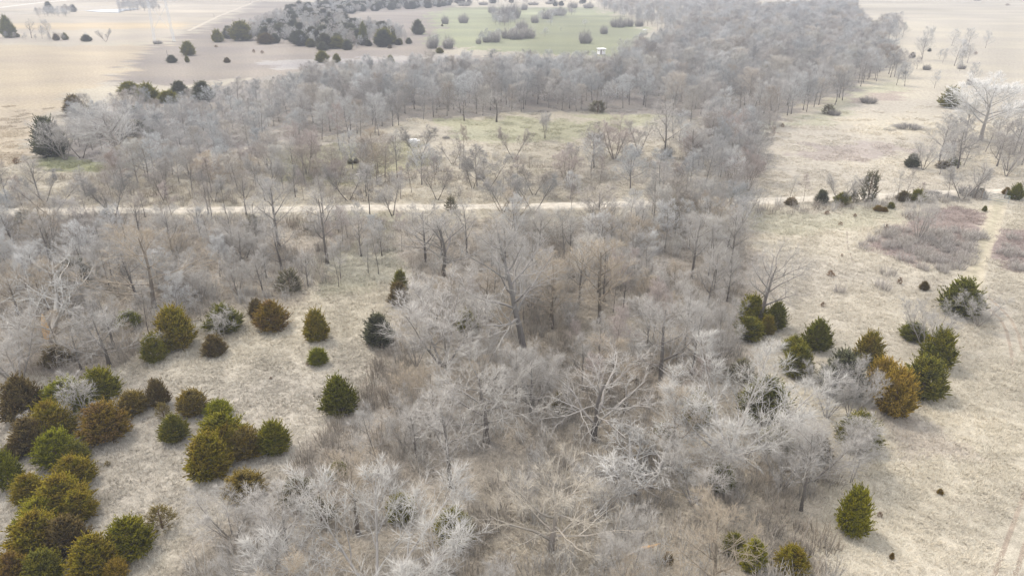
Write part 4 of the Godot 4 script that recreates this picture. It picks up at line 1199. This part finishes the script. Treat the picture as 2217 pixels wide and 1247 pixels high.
func place_woods() -> void:
	rng.seed = 7001
	var found := []
	var right_wood := ["upright_0", "upright_1", "upright_2", "rounded_0", "rounded_1", "rounded_2", "vase_0", "vase_1", "slender_1", "sapling_0", "sapling_1"]
	var left_wood := ["upright_0", "upright_1", "upright_2", "rounded_0", "rounded_2", "slender_0", "far_1", "far_0", "vase_0", "vase_1", "sapling_1"]
	var verge := ["slender_0", "slender_1", "leaning_0", "leaning_1", "slender_0", "sapling_1", "upright_0"]
	var far := ["far_0", "far_1", "far_2", "far_3", "far_0", "far_1"]
	# polygon, spacing, share kept, kinds, lowest, highest, name of the group, label by kind of tree
	var plots := [
		[[[920, 690], [1000, 620], [1560, 600], [1640, 740], [1600, 790], [1670, 930], [1770, 1010], [1780, 1120], [1770, 1247], [1730, 1420], [450, 1420], [500, 1250], [640, 1130], [760, 1020], [850, 920], [870, 800]], 3.2, 0.92, right_wood, 4.0, 9.0, "bare trees crowded in the lower middle woods"],
		[[[890, 545], [1250, 530], [1330, 485], [1610, 478], [1620, 580], [1560, 600], [1000, 610], [900, 640]], 3.7, 0.92, ["upright_0", "upright_1", "far_0", "far_1", "rounded_0", "upright_2", "far_2"], 5.5, 8.5, "bare trees of the middle wood just below the road"],
		[[[-160, 508], [640, 512], [600, 560], [640, 640], [430, 670], [350, 745], [210, 800], [-160, 830]], 3.4, 0.9, left_wood, 4.5, 7.5, "bare trees crowded in the left wood below the road"],
		[[[640, 500], [890, 495], [880, 600], [640, 640]], 3.5, 0.85, ["slender_0", "slender_1", "far_1", "far_0", "sapling_1", "upright_1"], 4.5, 7.0, "slim bare trees in the open wood below the road"],
		[[[700, 462], [1330, 452], [1330, 462], [700, 470]], 4.0, 0.45, ["slender_0", "slender_1", "leaning_0", "leaning_1"], 4.0, 7.5, "sparse bare trees on the near verge in the middle"],
		[[[-200, 467], [700, 459], [700, 474], [-200, 486]], 3.6, 0.7, ["slender_0", "slender_1", "leaning_0", "upright_1", "far_1", "upright_0"], 4.0, 8.5, "bare trees lining the near side of the road"],
		[[[1330, 460], [1650, 440], [1640, 500], [1400, 510]], 3.2, 0.95, left_wood, 5.0, 8.5, "dense bare trees where the road runs into the wood"],
		[[[-200, 425], [850, 412], [850, 436], [-200, 448]], 4.0, 0.65, ["slender_1", "leaning_0", "upright_1", "far_1", "upright_0"], 4.0, 8.0, "bare trees lining the far side of the road"],
		[[[860, 340], [1640, 330], [1640, 415], [860, 425]], 6.0, 0.7, ["slender_0", "slender_1", "leaning_0", "leaning_1", "far_1", "far_3"], 4.0, 8.5, "scattered bare trees on pale grass beyond the road"],
		[[[300, 360], [860, 340], [860, 410], [260, 425], [200, 400]], 4.4, 0.9, ["far_0", "far_1", "rosy", "far_2", "rounded_1"], 5.0, 9.0, "bare trees beyond the road, left of the pale clearing"],
		[[[1440, 300], [1640, 290], [1650, 425], [1330, 430], [1480, 380]], 4.6, 0.9, ["far_0", "rosy", "far_1", "rounded_0"], 6.0, 10.0, "bare trees at the right of the glade"],
		[[[130, 275], [260, 240], [420, 232], [640, 200], [660, 300], [560, 330], [300, 355], [160, 320]], 5.0, 0.95, far, 4.5, 7.5, ""],
		[[[640, 198], [760, 180], [1050, 168], [1330, 160], [1340, 240], [1240, 242], [960, 255], [900, 270], [800, 310], [660, 305]], 5.2, 0.97, far, 7.0, 11.0, ""],
		[[[1330, 150], [1430, 105], [1480, 70], [1640, 35], [1850, 10], [1850, 40], [1905, 120], [1945, 165], [1850, 195], [1800, 245], [1650, 275], [1490, 265], [1340, 240]], 5.8, 0.97, far, 8.0, 12.0, ""],
		[[[1520, 275], [1640, 280], [1640, 300], [1520, 300]], 5.0, 0.9, far, 6.0, 9.0, ""],
		[[[490, 86], [560, 55], [640, 22], [740, 8], [880, 4], [740, 36], [750, 58], [860, 66], [895, 92], [840, 101], [700, 106], [600, 94]], 6.0, 0.95, ["far_0", "far_1", "far_3", "far_2", "far_0", "scrub_cedar"], 5.0, 8.0, ""],
		[[[600, 93], [900, 95], [840, 103], [700, 110]], 8.0, 0.6, ["scrub_cedar", "scrub_olive", "far_3"], 2.5, 5.0, ""],
		[[[740, 30], [950, 16], [1010, 6], [760, 3]], 8.0, 0.8, ["scrub_cedar", "far_0", "scrub_cedar", "far_3"], 4.0, 7.0, ""],
		[[[1000, 12], [1280, 14], [1280, 5], [1000, 4]], 16.0, 0.6, ["scrub_cedar", "far_0", "far_3"], 4.0, 7.0, ""],
		[[[1290, 12], [1640, 2], [1640, 30], [1430, 70], [1320, 30]], 8.0, 0.9, far, 6.0, 9.0, ""],
		[[[1870, 70], [1950, 60], [1960, 90], [1890, 110]], 8.0, 0.9, far, 7.0, 11.0, ""],
		[[[75, 30], [160, 24], [150, 36], [85, 40]], 7.0, 0.9, far, 5.0, 7.0, ""],
		[[[255, 12], [345, 10], [345, 24], [255, 26]], 7.0, 0.8, far, 5.0, 8.0, ""],
		[[[1060, 34], [1110, 30], [1120, 55], [1075, 58]], 5.0, 0.9, far, 5.0, 7.0, ""],
		[[[1030, 97], [1150, 82], [1155, 74], [1040, 84]], 4.5, 0.85, far, 3.5, 6.0, ""],
		[[[922, 108], [990, 106], [985, 98], [930, 98]], 4.5, 0.8, far, 3.5, 6.0, ""],
		[[[1165, 46], [1245, 34], [1240, 26], [1170, 34]], 5.0, 0.8, far, 3.5, 6.0, ""],
		[[[1630, 280], [1740, 268], [1700, 320], [1690, 420], [1640, 430]], 6.5, 0.55, ["far_0", "far_1", "slender_1", "vase_1"], 3.5, 8.0, ""],
		[[[1850, 180], [1960, 120], [1990, 150], [1900, 215]], 12.0, 0.5, ["far_0", "far_1"], 4.0, 9.0, ""],
		[[[860, 400], [1330, 395], [1330, 440], [860, 445]], 4.6, 0.6, ["slender_0", "slender_1", "far_1", "leaning_0"], 3.5, 6.5, ""],
		[[[1980, 350], [2090, 300], [2260, 280], [2300, 390], [2010, 388]], 6.0, 0.85, ["far_0", "far_1", "vase_1", "far_3"], 5.0, 9.5, ""],
		[[[1660, 443], [2110, 428], [2110, 434], [1660, 450]], 2.8, 0.75, ["slender_0", "slender_1", "leaning_0", "sapling_1"], 2.5, 6.0, ""],
		[[[1950, 130], [2110, 90], [2130, 150], [1990, 185]], 16.0, 0.5, ["far_1", "far_0"], 4.0, 8.0, ""],
		[[[0, 88], [240, 92], [240, 86], [0, 82]], 6.0, 0.6, far, 2.5, 4.5, ""],
	]
	for pl in plots:
		for p in scatter(pl[0], pl[1], pl[2]):
			if crowded(p): continue
			var kinds: Array = pl[3]
			var kind: String = kinds[rng.randi() % kinds.size()]
			var h := rnd(pl[4], pl[5])
			if kind.begins_with("sapling"): h = minf(h * 0.6, 5.0)
			if kind.begins_with("rosy") or kind.begins_with("vase"): h *= 0.85
			found.append([depth_of(p), kind, tree_xf(kind, p, h, rnd(0.0, TAU), rnd(0.9, 1.25)), pl[6], p])
	found.sort_custom(func(a, b): return a[0] < b[0])
	var look := {"upright_0": "upright grey", "upright_1": "upright pale", "upright_2": "upright tan", "rounded_0": "round crowned grey", "rounded_1": "round crowned tan", "rounded_2": "round crowned dark barked", "vase_0": "vase shaped pale", "vase_1": "vase shaped grey", "slender_0": "slender dark", "slender_1": "slender rosy", "sapling_0": "small pale", "sapling_1": "small tan", "leaning_0": "leaning crooked", "leaning_1": "twin leaning", "rosy": "rosy twigged", "far_0": "full grey", "far_1": "full pale", "far_2": "full tan", "far_3": "full dark"}
	var marks := [[105, 735, "the broken pale tree"], [332, 668, "the dark forked tan tree"], [708, 572, "the stout dark trunk"], [604, 545, "the ivy dark trunk"], [960, 598, "the spreading oak"], [1135, 768, "the tallest tree"], [1052, 952, "the pale gnarled tree"], [978, 1054, "the slim leaning trunk"], [1285, 948, "the white curved limbs"], [1390, 1060, "the white gnarled tree"], [1192, 1190, "the low spreading tree"], [1430, 836, "the dense dome crown"], [1644, 702, "the open thick trunked tree"], [1580, 985, "the fan shaped tree"], [815, 1247, "the bottom vase crown"], [960, 790, "the pale many stemmed tree"], [505, 1170, "the whitish shrub tree"], [730, 907, "the egg shaped cedar"], [520, 1095, "the dark brown cedar"], [640, 1112, "the grey green cedar"], [866, 1136, "the green cedar under trees"], [980, 1190, "the yellow olive cedar"], [1565, 1074, "the dark green cedar in twigs"], [1726, 1247, "the bottom right cedar"], [1853, 1175, "the yellow green tall cedar"], [1510, 930, "the green cedar by the fan tree"], [816, 757, "the veiled cedar"], [862, 668, "the olive cedar pair"], [368, 766, "the tall bronze cedar"], [581, 722, "the rust cone cedar"], [38, 924, "the dark cedar at the edge"], [800, 465, "the forked verge tree"], [487, 462, "the crooked verge tree"], [110, 470, "the tilted verge stems"], [1560, 455, "the twiggy tree by the road"], [1783, 444, "the roadside cedars"], [1180, 300, "the twisted glade tree"], [1440, 340, "the pale glade tree"], [262, 360, "the big spreading tree"], [665, 375, "the rosy dark based tree"], [860, 385, "the tall forked tree"]]
	var used := {}
	for ch in get_children():
		if ch.has_meta("label"): used[ch.get_meta("label")] = 1
	var rest := {}
	for f in found:
		var p: Vector3 = f[4]
		var seen := absf(p.x) < depth_of(p) * 0.78 + 3.0
		if f[3] != "" and seen and single_trees < 300:
			var s := seen_at(p)
			var near := []
			for m in marks: near.append([Vector2(m[0], m[1]).distance_to(s), m])
			near.sort_custom(func(a, b): return a[0] < b[0])
			var h: float = f[2].basis.y.length() * trees[f[1]].h
			var label := ""
			for n in 4:                                        # the nearest landmark that gives it a name of its own
				var m: Array = near[n / 2][1]
				var d := s - Vector2(m[0], m[1])
				var where: String = ("left of " if d.x < 0.0 else "right of ") if absf(d.x) > absf(d.y) else ("beyond " if d.y < 0.0 else "in front of ")
				var size: String = ("tall " if h > 7.5 else ("low " if h < 5.0 else "mid sized ")) if n % 2 == 1 else ""
				label = "%s%s bare tree %s%s" % [size, look[f[1]], where, m[2]]
				if not used.has(label): break
			used[label] = 1
			place_tree(f[1], f[2], label, f[3])
		else:
			if not rest.has(f[1]): rest[f[1]] = []
			rest[f[1]].append(f[2])
	var o := Node3D.new()
	o.name = "distant_woodland"
	add_child(o, true)
	tag(o, "grey mass of bare woodland stretching beyond the road", "woodland", "", "stuff")
	for kind in rest:
		var tint := []
		for k in rest[kind].size():
			var w := rnd(0.6, 1.0)
			var warm := rnd(-0.03, 0.05)
			tint.append(Color(w, w - warm, w - warm * 1.7))
		many("trunk", trees[kind].trunk, rest[kind], o)
		many("crown", trees[kind].crown, rest[kind], o, tint)


func crowded(p: Vector3) -> bool:                        # too close to, or just in front of, a tree with a name of its own
	for q in clear:
		var dx: float = p.x - q.x
		var dz: float = (p.z - q.y) * (0.5 if p.z > q.y else 1.0)
		if dx * dx + dz * dz < q.z * q.z: return true
	return false


func bush_rows(rows: Array, group: String) -> void:
	for r in rows:
		var p := at(r[1], r[2])
		var w := metres(p, r[3]) * 0.5
		p.z -= w * 0.5
		var h := maxf(height_to(p, r[2] - r[4]), 0.5)
		var o := thing("bare_shrub", r[5], "shrub", Vector3.ZERO, 0.0, group)
		var k: float = {"bush": 2.6, "thicket_a": 1.7, "thicket_b": 1.9}[r[0]]
		o.transform = Transform3D(Basis(Vector3.UP, rnd(0.0, TAU)).scaled(Vector3(w / 1.7, h / k, w / 1.7)), Vector3(p.x, ground_y(p.x, p.z), p.z))
		part("stems", shrubs[r[0]], o)


func place_undergrowth() -> void:
	rng.seed = 8001
	bush_rows([
		["thicket_a", 1822, 638, 44, 26, "round purple grey shrub on the right field, left one"],
		["thicket_a", 1918, 630, 60, 32, "round purple grey shrub on the right field, right one"],
		["thicket_b", 1930, 600, 56, 30, "faint purple shrub behind the right round shrub"],
		["bush", 963, 52, 18, 22, "grey round bush left on the green field"],
		["bush", 1003, 50, 25, 24, "grey leaning bush on the green field, near its left end"],
		["bush", 1066, 28, 22, 20, "dark grey bush above the middle of the green field"],
		["bush", 1090, 48, 30, 42, "dark bush in the tongue of trees splitting the green field"],
		["bush", 1112, 40, 36, 40, "grey bare bush in the tongue of trees splitting the green field"],
		["bush", 1130, 66, 30, 26, "grey bush at the lower end of the tongue of trees"],
		["bush", 1142, 84, 40, 30, "dark bush at the right end of the hedge on the green field"],
		["bush", 1118, 86, 40, 28, "grey bush second from the right end of the green field hedge"],
		["bush", 1096, 84, 26, 26, "dark bush in the middle of the green field hedge"],
		["bush", 1070, 92, 32, 26, "grey bush left of the middle of the green field hedge"],
		["bush", 1036, 95, 14, 15, "dark small bush at the left end of the green field hedge"],
		["bush", 1052, 92, 18, 16, "small grey bush near the left end of the green field hedge"],
		["bush", 935, 105, 30, 34, "grey bare bush at the lower left corner of the green field"],
		["bush", 970, 105, 28, 32, "dark grey bush at the lower left corner, right of another"],
		["bush", 1158, 50, 20, 20, "grey bush right of the tongue of trees"],
		["bush", 1184, 41, 28, 20, "dark low bush at the top of the green field"],
		["bush", 1210, 34, 36, 22, "grey bushes right of the dark low bush, top of the green field"],
		["bush", 1268, 94, 34, 34, "dark leaning bush on the green field above the white blind"],
		["bush", 1308, 74, 20, 22, "dark bush at the far wood corner on the green field"],
		["bush", 1340, 60, 40, 26, "grey bush at the far wood edge, right of the dark one"],
		["bush", 1362, 58, 26, 22, "dark olive bush at the far wood edge by the trough"],
		["bush", 1385, 58, 22, 20, "dark green tinged bush beside the trough"],
		["bush", 1005, 13, 34, 12, "dark far bush at the top edge, left of several"],
		["bush", 1046, 11, 24, 10, "dark far bush at the top edge, second"],
		["bush", 1135, 22, 18, 18, "tan round bush at the top of the green field"],
		["bush", 1155, 11, 28, 9, "far dark bush at the top edge, third"],
		["bush", 1196, 9, 34, 9, "far dark bush at the top edge, fourth"],
		["bush", 1240, 18, 26, 18, "far dark green bush at the top edge, fifth"],
		["bush", 1275, 18, 26, 14, "far grey bush at the top edge, sixth"],
		["bush", 1975, 282, 64, 14, "low grey brush pile on the pale field"],
		["bush", 1810, 250, 30, 16, "brushy heap beside the dark cedar at the right wood edge"],
		["bush", 1885, 225, 40, 18, "low brown brush at the right corner of the far woods"],
		["bush", 2086, 150, 20, 12, "grey bush below the bare trees on the far right field"],
		["bush", 2010, 152, 20, 14, "pale grey bush on the far right field"],
		["bush", 2105, 185, 20, 20, "dark bush at the foot of a bare tree, far right field"],
		["bush", 338, 96, 22, 10, "reddish brush at the foot of the pylon"],
		["bush", 1040, 390, 24, 20, "dark bush on the pale grass beyond the road"],
		["bush", 1378, 340, 22, 16, "dark bush under the arching tree beyond the road"],
		["bush", 1445, 342, 30, 34, "dark bushy undergrowth right of the glade"],
		["bush", 1530, 335, 24, 22, "dark bush under the trees right of the glade"],
		["bush", 785, 378, 34, 16, "dark bush beside a pale board beyond the road"],
		["bush", 965, 300, 18, 8, "small dark bush beside the glade"],
		["bush", 2110, 428, 60, 26, "dark brush at the foot of the roadside trees by the gate"],
		["bush", 2040, 434, 90, 16, "low purple brush along the road before the gate"],
	], "bare shrubs and bushes")

	# thickets and undergrowth nobody could count
	var mass := Node3D.new()
	mass.name = "shrub_thicket"
	add_child(mass, true)
	tag(mass, "purple grey thicket of bare shrubs on the right field", "thicket", "", "stuff")
	for kind in ["thicket_a", "thicket_b"]:
		var xf := []
		for pl in [[[1850, 535], [1920, 488], [1980, 462], [2135, 448], [2125, 555], [2060, 592], [1960, 580]], [[2178, 520], [2300, 455], [2380, 640], [2190, 590], [2170, 560]]]:
			for p in scatter(pl, 1.7, 0.8):
				if noise_a.get_noise_2d(p.x * 5.0 + 50.0, p.z * 5.0) < rnd(-0.32, 0.16): continue
				var k := rnd(0.4, 1.15)
				xf.append(Transform3D(Basis(Vector3.UP, rnd(0, TAU)).scaled(Vector3(k, k * 0.85, k)), Vector3(p.x, ground_y(p.x, p.z), p.z)))
		many("stems", shrubs[kind], xf, mass)
	var brush := Node3D.new()
	brush.name = "undergrowth"
	add_child(brush, true)
	tag(brush, "tan brush and thin saplings covering the woodland floor", "undergrowth", "", "stuff")
	for kind in ["whips_a", "whips_b", "litter", "litter"]:
		var xf := []
		var sp := 1.65 if kind.begins_with("whips") else 1.5
		for pl in [
			[[[900, 650], [1000, 610], [1600, 500], [1640, 740], [1610, 800], [1700, 930], [1800, 1010], [1815, 1120], [1810, 1247], [1780, 1500], [370, 1500], [430, 1200], [600, 1080], [680, 950], [790, 850], [800, 760]], 1.0],
			[[[870, 480], [1640, 470], [1600, 560], [900, 640]], 0.7],
			[[[-200, 475], [860, 480], [860, 560], [640, 650], [430, 690], [350, 765], [200, 815], [-200, 850]], 0.75],
			[[[-200, 400], [300, 380], [860, 360], [860, 440], [-200, 455]], 0.35],
			[[[860, 340], [1650, 330], [1650, 425], [860, 435]], 0.18],
			[[[1640, 440], [2130, 425], [2130, 440], [1640, 470]], 0.5],
		]:
			for p in scatter(pl[0], sp, pl[1]):
				if noise_a.get_noise_2d(p.x * 6.0, p.z * 6.0) < -0.16: continue
				var k := rnd(0.55, 1.2)
				xf.append(Transform3D(Basis(Vector3.UP, rnd(0, TAU)).scaled(Vector3(k, k, k)), Vector3(p.x, ground_y(p.x, p.z), p.z)))
		var tint := []
		for k in xf.size():
			var n := noise_a.get_noise_2d(xf[k].origin.x * 5.0 + 900.0, xf[k].origin.z * 5.0)
			var w := clampf(0.78 + 0.5 * n + rnd(-0.14, 0.2), 0.45, 1.0)
			var warm := clampf(rnd(0.0, 0.12) - 0.16 * n, 0.0, 0.2)
			tint.append(Color(w, w * (1.0 - 0.55 * warm), w * (1.0 - 1.2 * warm)))
		many("stems", shrubs[kind], xf, brush, tint)

	# dry grass
	var sets := {"tufts_a": [[], []], "tufts_b": [[], []], "tufts_c": [[], []]}
	var names := sets.keys()
	for lay in [[-28.0, -75.0, 1.45, 1.0], [-75.0, -125.0, 1.9, 1.15], [-125.0, -200.0, 2.6, 1.35]]:
		var z: float = lay[0]
		while z > lay[1]:
			var half: float = absf(z) * 0.86 + 12.0
			var x := -half
			while x < half:
				var q := Vector2(x + rnd(-0.6, 0.6), z + rnd(-0.6, 0.6))
				x += lay[2]
				if on_track(q) or (q.y < -110.0 and rng.randf() < (-q.y - 110.0) / 90.0): continue
				var c := shade(ground_color(q.x, q.y), 1.25 if q.y > -110.0 else 1.4)
				var k: float = lay[3] * rnd(0.9, 1.25)
				var set: Array = sets[names[rng.randi() % 3]]
				set[0].append(Transform3D(Basis(Vector3.UP, rnd(-0.9, 0.9)).scaled(Vector3(k, k * rnd(0.6, 1.2), k)), Vector3(q.x, ground_y(q.x, q.y), q.y)))
				set[1].append(c)
			z -= lay[2]
	var grass := Node3D.new()
	grass.name = "grass"
	add_child(grass, true)
	tag(grass, "dry pale winter grass covering meadow and fields", "grass", "", "stuff")
	for s in sets: many("tufts", shrubs[s], sets[s][0], grass, sets[s][1])


func on_track(q: Vector2) -> bool:
	for l in tracks:
		if q.distance_to(Geometry2D.get_closest_point_to_segment(q, l[0], l[1])) < l[2]: return true
	return false


func small_things() -> void:
	rng.seed = 9001
	build_limb("fallen_branch", "fallen pale branch with torn orange wood at the bottom middle", 1388, 1192, 3.6, 3.6, true)
	build_limb("fallen_branch", "long grey fallen branch lying at the foot of the spreading tree at left", 320, 358, 3.1, 9.0, false)
	build_limb("fallen_branch", "dark fallen branch on the green patch at left beyond the road", 170, 372, 2.9, 6.0, false)
	build_limb("fallen_branch", "fallen pale limb under the trees at the right edge of the woods", 1310, 780, 0.4, 4.0, false)
	for k in 5:
		build_limb("brush_branch", "bare cut branch sticking out of the brush pile on the pale field", 1945 + k * 14, 279 + (k % 3) * 2, rnd(-0.6, 0.6) + PI * (k % 2), 5.0, false)
		get_child(-1).set_meta("label", ["leftmost", "second from left", "middle", "second from right", "rightmost"][k] + " cut branch sticking out of the brush pile on the pale field")
		get_child(-1).set_meta("group", "branches of the brush pile")
	var pond := Geo.new()
	var mid := at(240, 25)
	var rim := []
	for p in [[182, 24], [200, 22], [250, 20.5], [290, 18.5], [305, 19.5], [285, 22], [262, 25], [258, 28], [215, 26.5]]: rim.append(at(p[0], p[1]) + Vector3.UP * 0.3)
	pond.v.append(mid + Vector3.UP * 0.3)
	pond.n.append(Vector3.UP)
	pond.c.append(Color.WHITE)
	for p in rim:
		pond.v.append(p); pond.n.append(Vector3.UP); pond.c.append(Color.WHITE)
	for k in rim.size():
		pond.i.append(0); pond.i.append(1 + k); pond.i.append(1 + (k + 1) % rim.size())
	tag(part("pond_water", pond.mesh(M.water), self), "", "", "", "structure")
	# a white trough and other bits left on the grass
	var tr := thing("feed_trough", "white overturned trough on the grass by the glade", "trough", at(893, 306), 0.2)
	var tg := Geo.new()
	tg.box(Vector3(-1.0, 0, -0.35), Vector3(0.9, 0.5, 0.35), Color(0.8, 0.8, 0.8))
	part("tub", tg.mesh(M.paint), tr)
	var tl := Geo.new()
	tl.box(Vector3(0.9, 0.1, -0.3), Vector3(1.6, 0.18, 0.3), Color(0.8, 0.8, 0.8))
	part("lid", tl.mesh(M.paint), tr)
	var bd := thing("wooden_board", "pale board lying by a dark bush beyond the road", "board", at(783, 381), -0.1)
	var bg := Geo.new()
	bg.box(Vector3(-1.1, 0.02, -0.35), Vector3(1.1, 0.35, 0.35), Color(0.5, 0.47, 0.43))
	part("planks", bg.mesh(M.paint), bd)
	var ft := thing("feeder", "small white feeder at the far end of the green field", "feeder", at(1396, 67), 0.5)
	var fg := Geo.new()
	fg.box(Vector3(-1.1, 0.4, -0.4), Vector3(1.1, 1.0, 0.4), Color(0.8, 0.8, 0.8))
	part("hopper", fg.mesh(M.paint), ft)
	for x in [-0.9, 0.9]:
		var lg := Geo.new()
		lg.bar(Vector3(x, -0.1, 0), Vector3(x, 0.4, 0), 0.06, Color(0.3, 0.3, 0.3))
		part("leg", lg.mesh(M.paint), ft)
	for r in [[463, 39, "dark fence post where the farm track bends"], [541, 7, "fence post near the top end of the farm track"], [364, 134, "dead upright stem in the small shrub cedar below the pylon"]]:
		var h := height_to(at(r[0], r[1]), r[1] - (26 if r[1] > 100 else 9))
		var g := Geo.new()
		g.path(PackedVector3Array([Vector3(0, -0.2, 0), Vector3(0.05, h * 0.5, 0), Vector3(0, h, 0.05)]), PackedFloat32Array([0.13, 0.11, 0.07]), Color(0.16, 0.14, 0.13), Color(0.2, 0.18, 0.17), 6)
		var o := part("fence_post" if r[1] < 100 else "dead_stem", g.mesh(M.bark), self, at(r[0], r[1]))
		tag(o, r[2], "post" if r[1] < 100 else "snag")
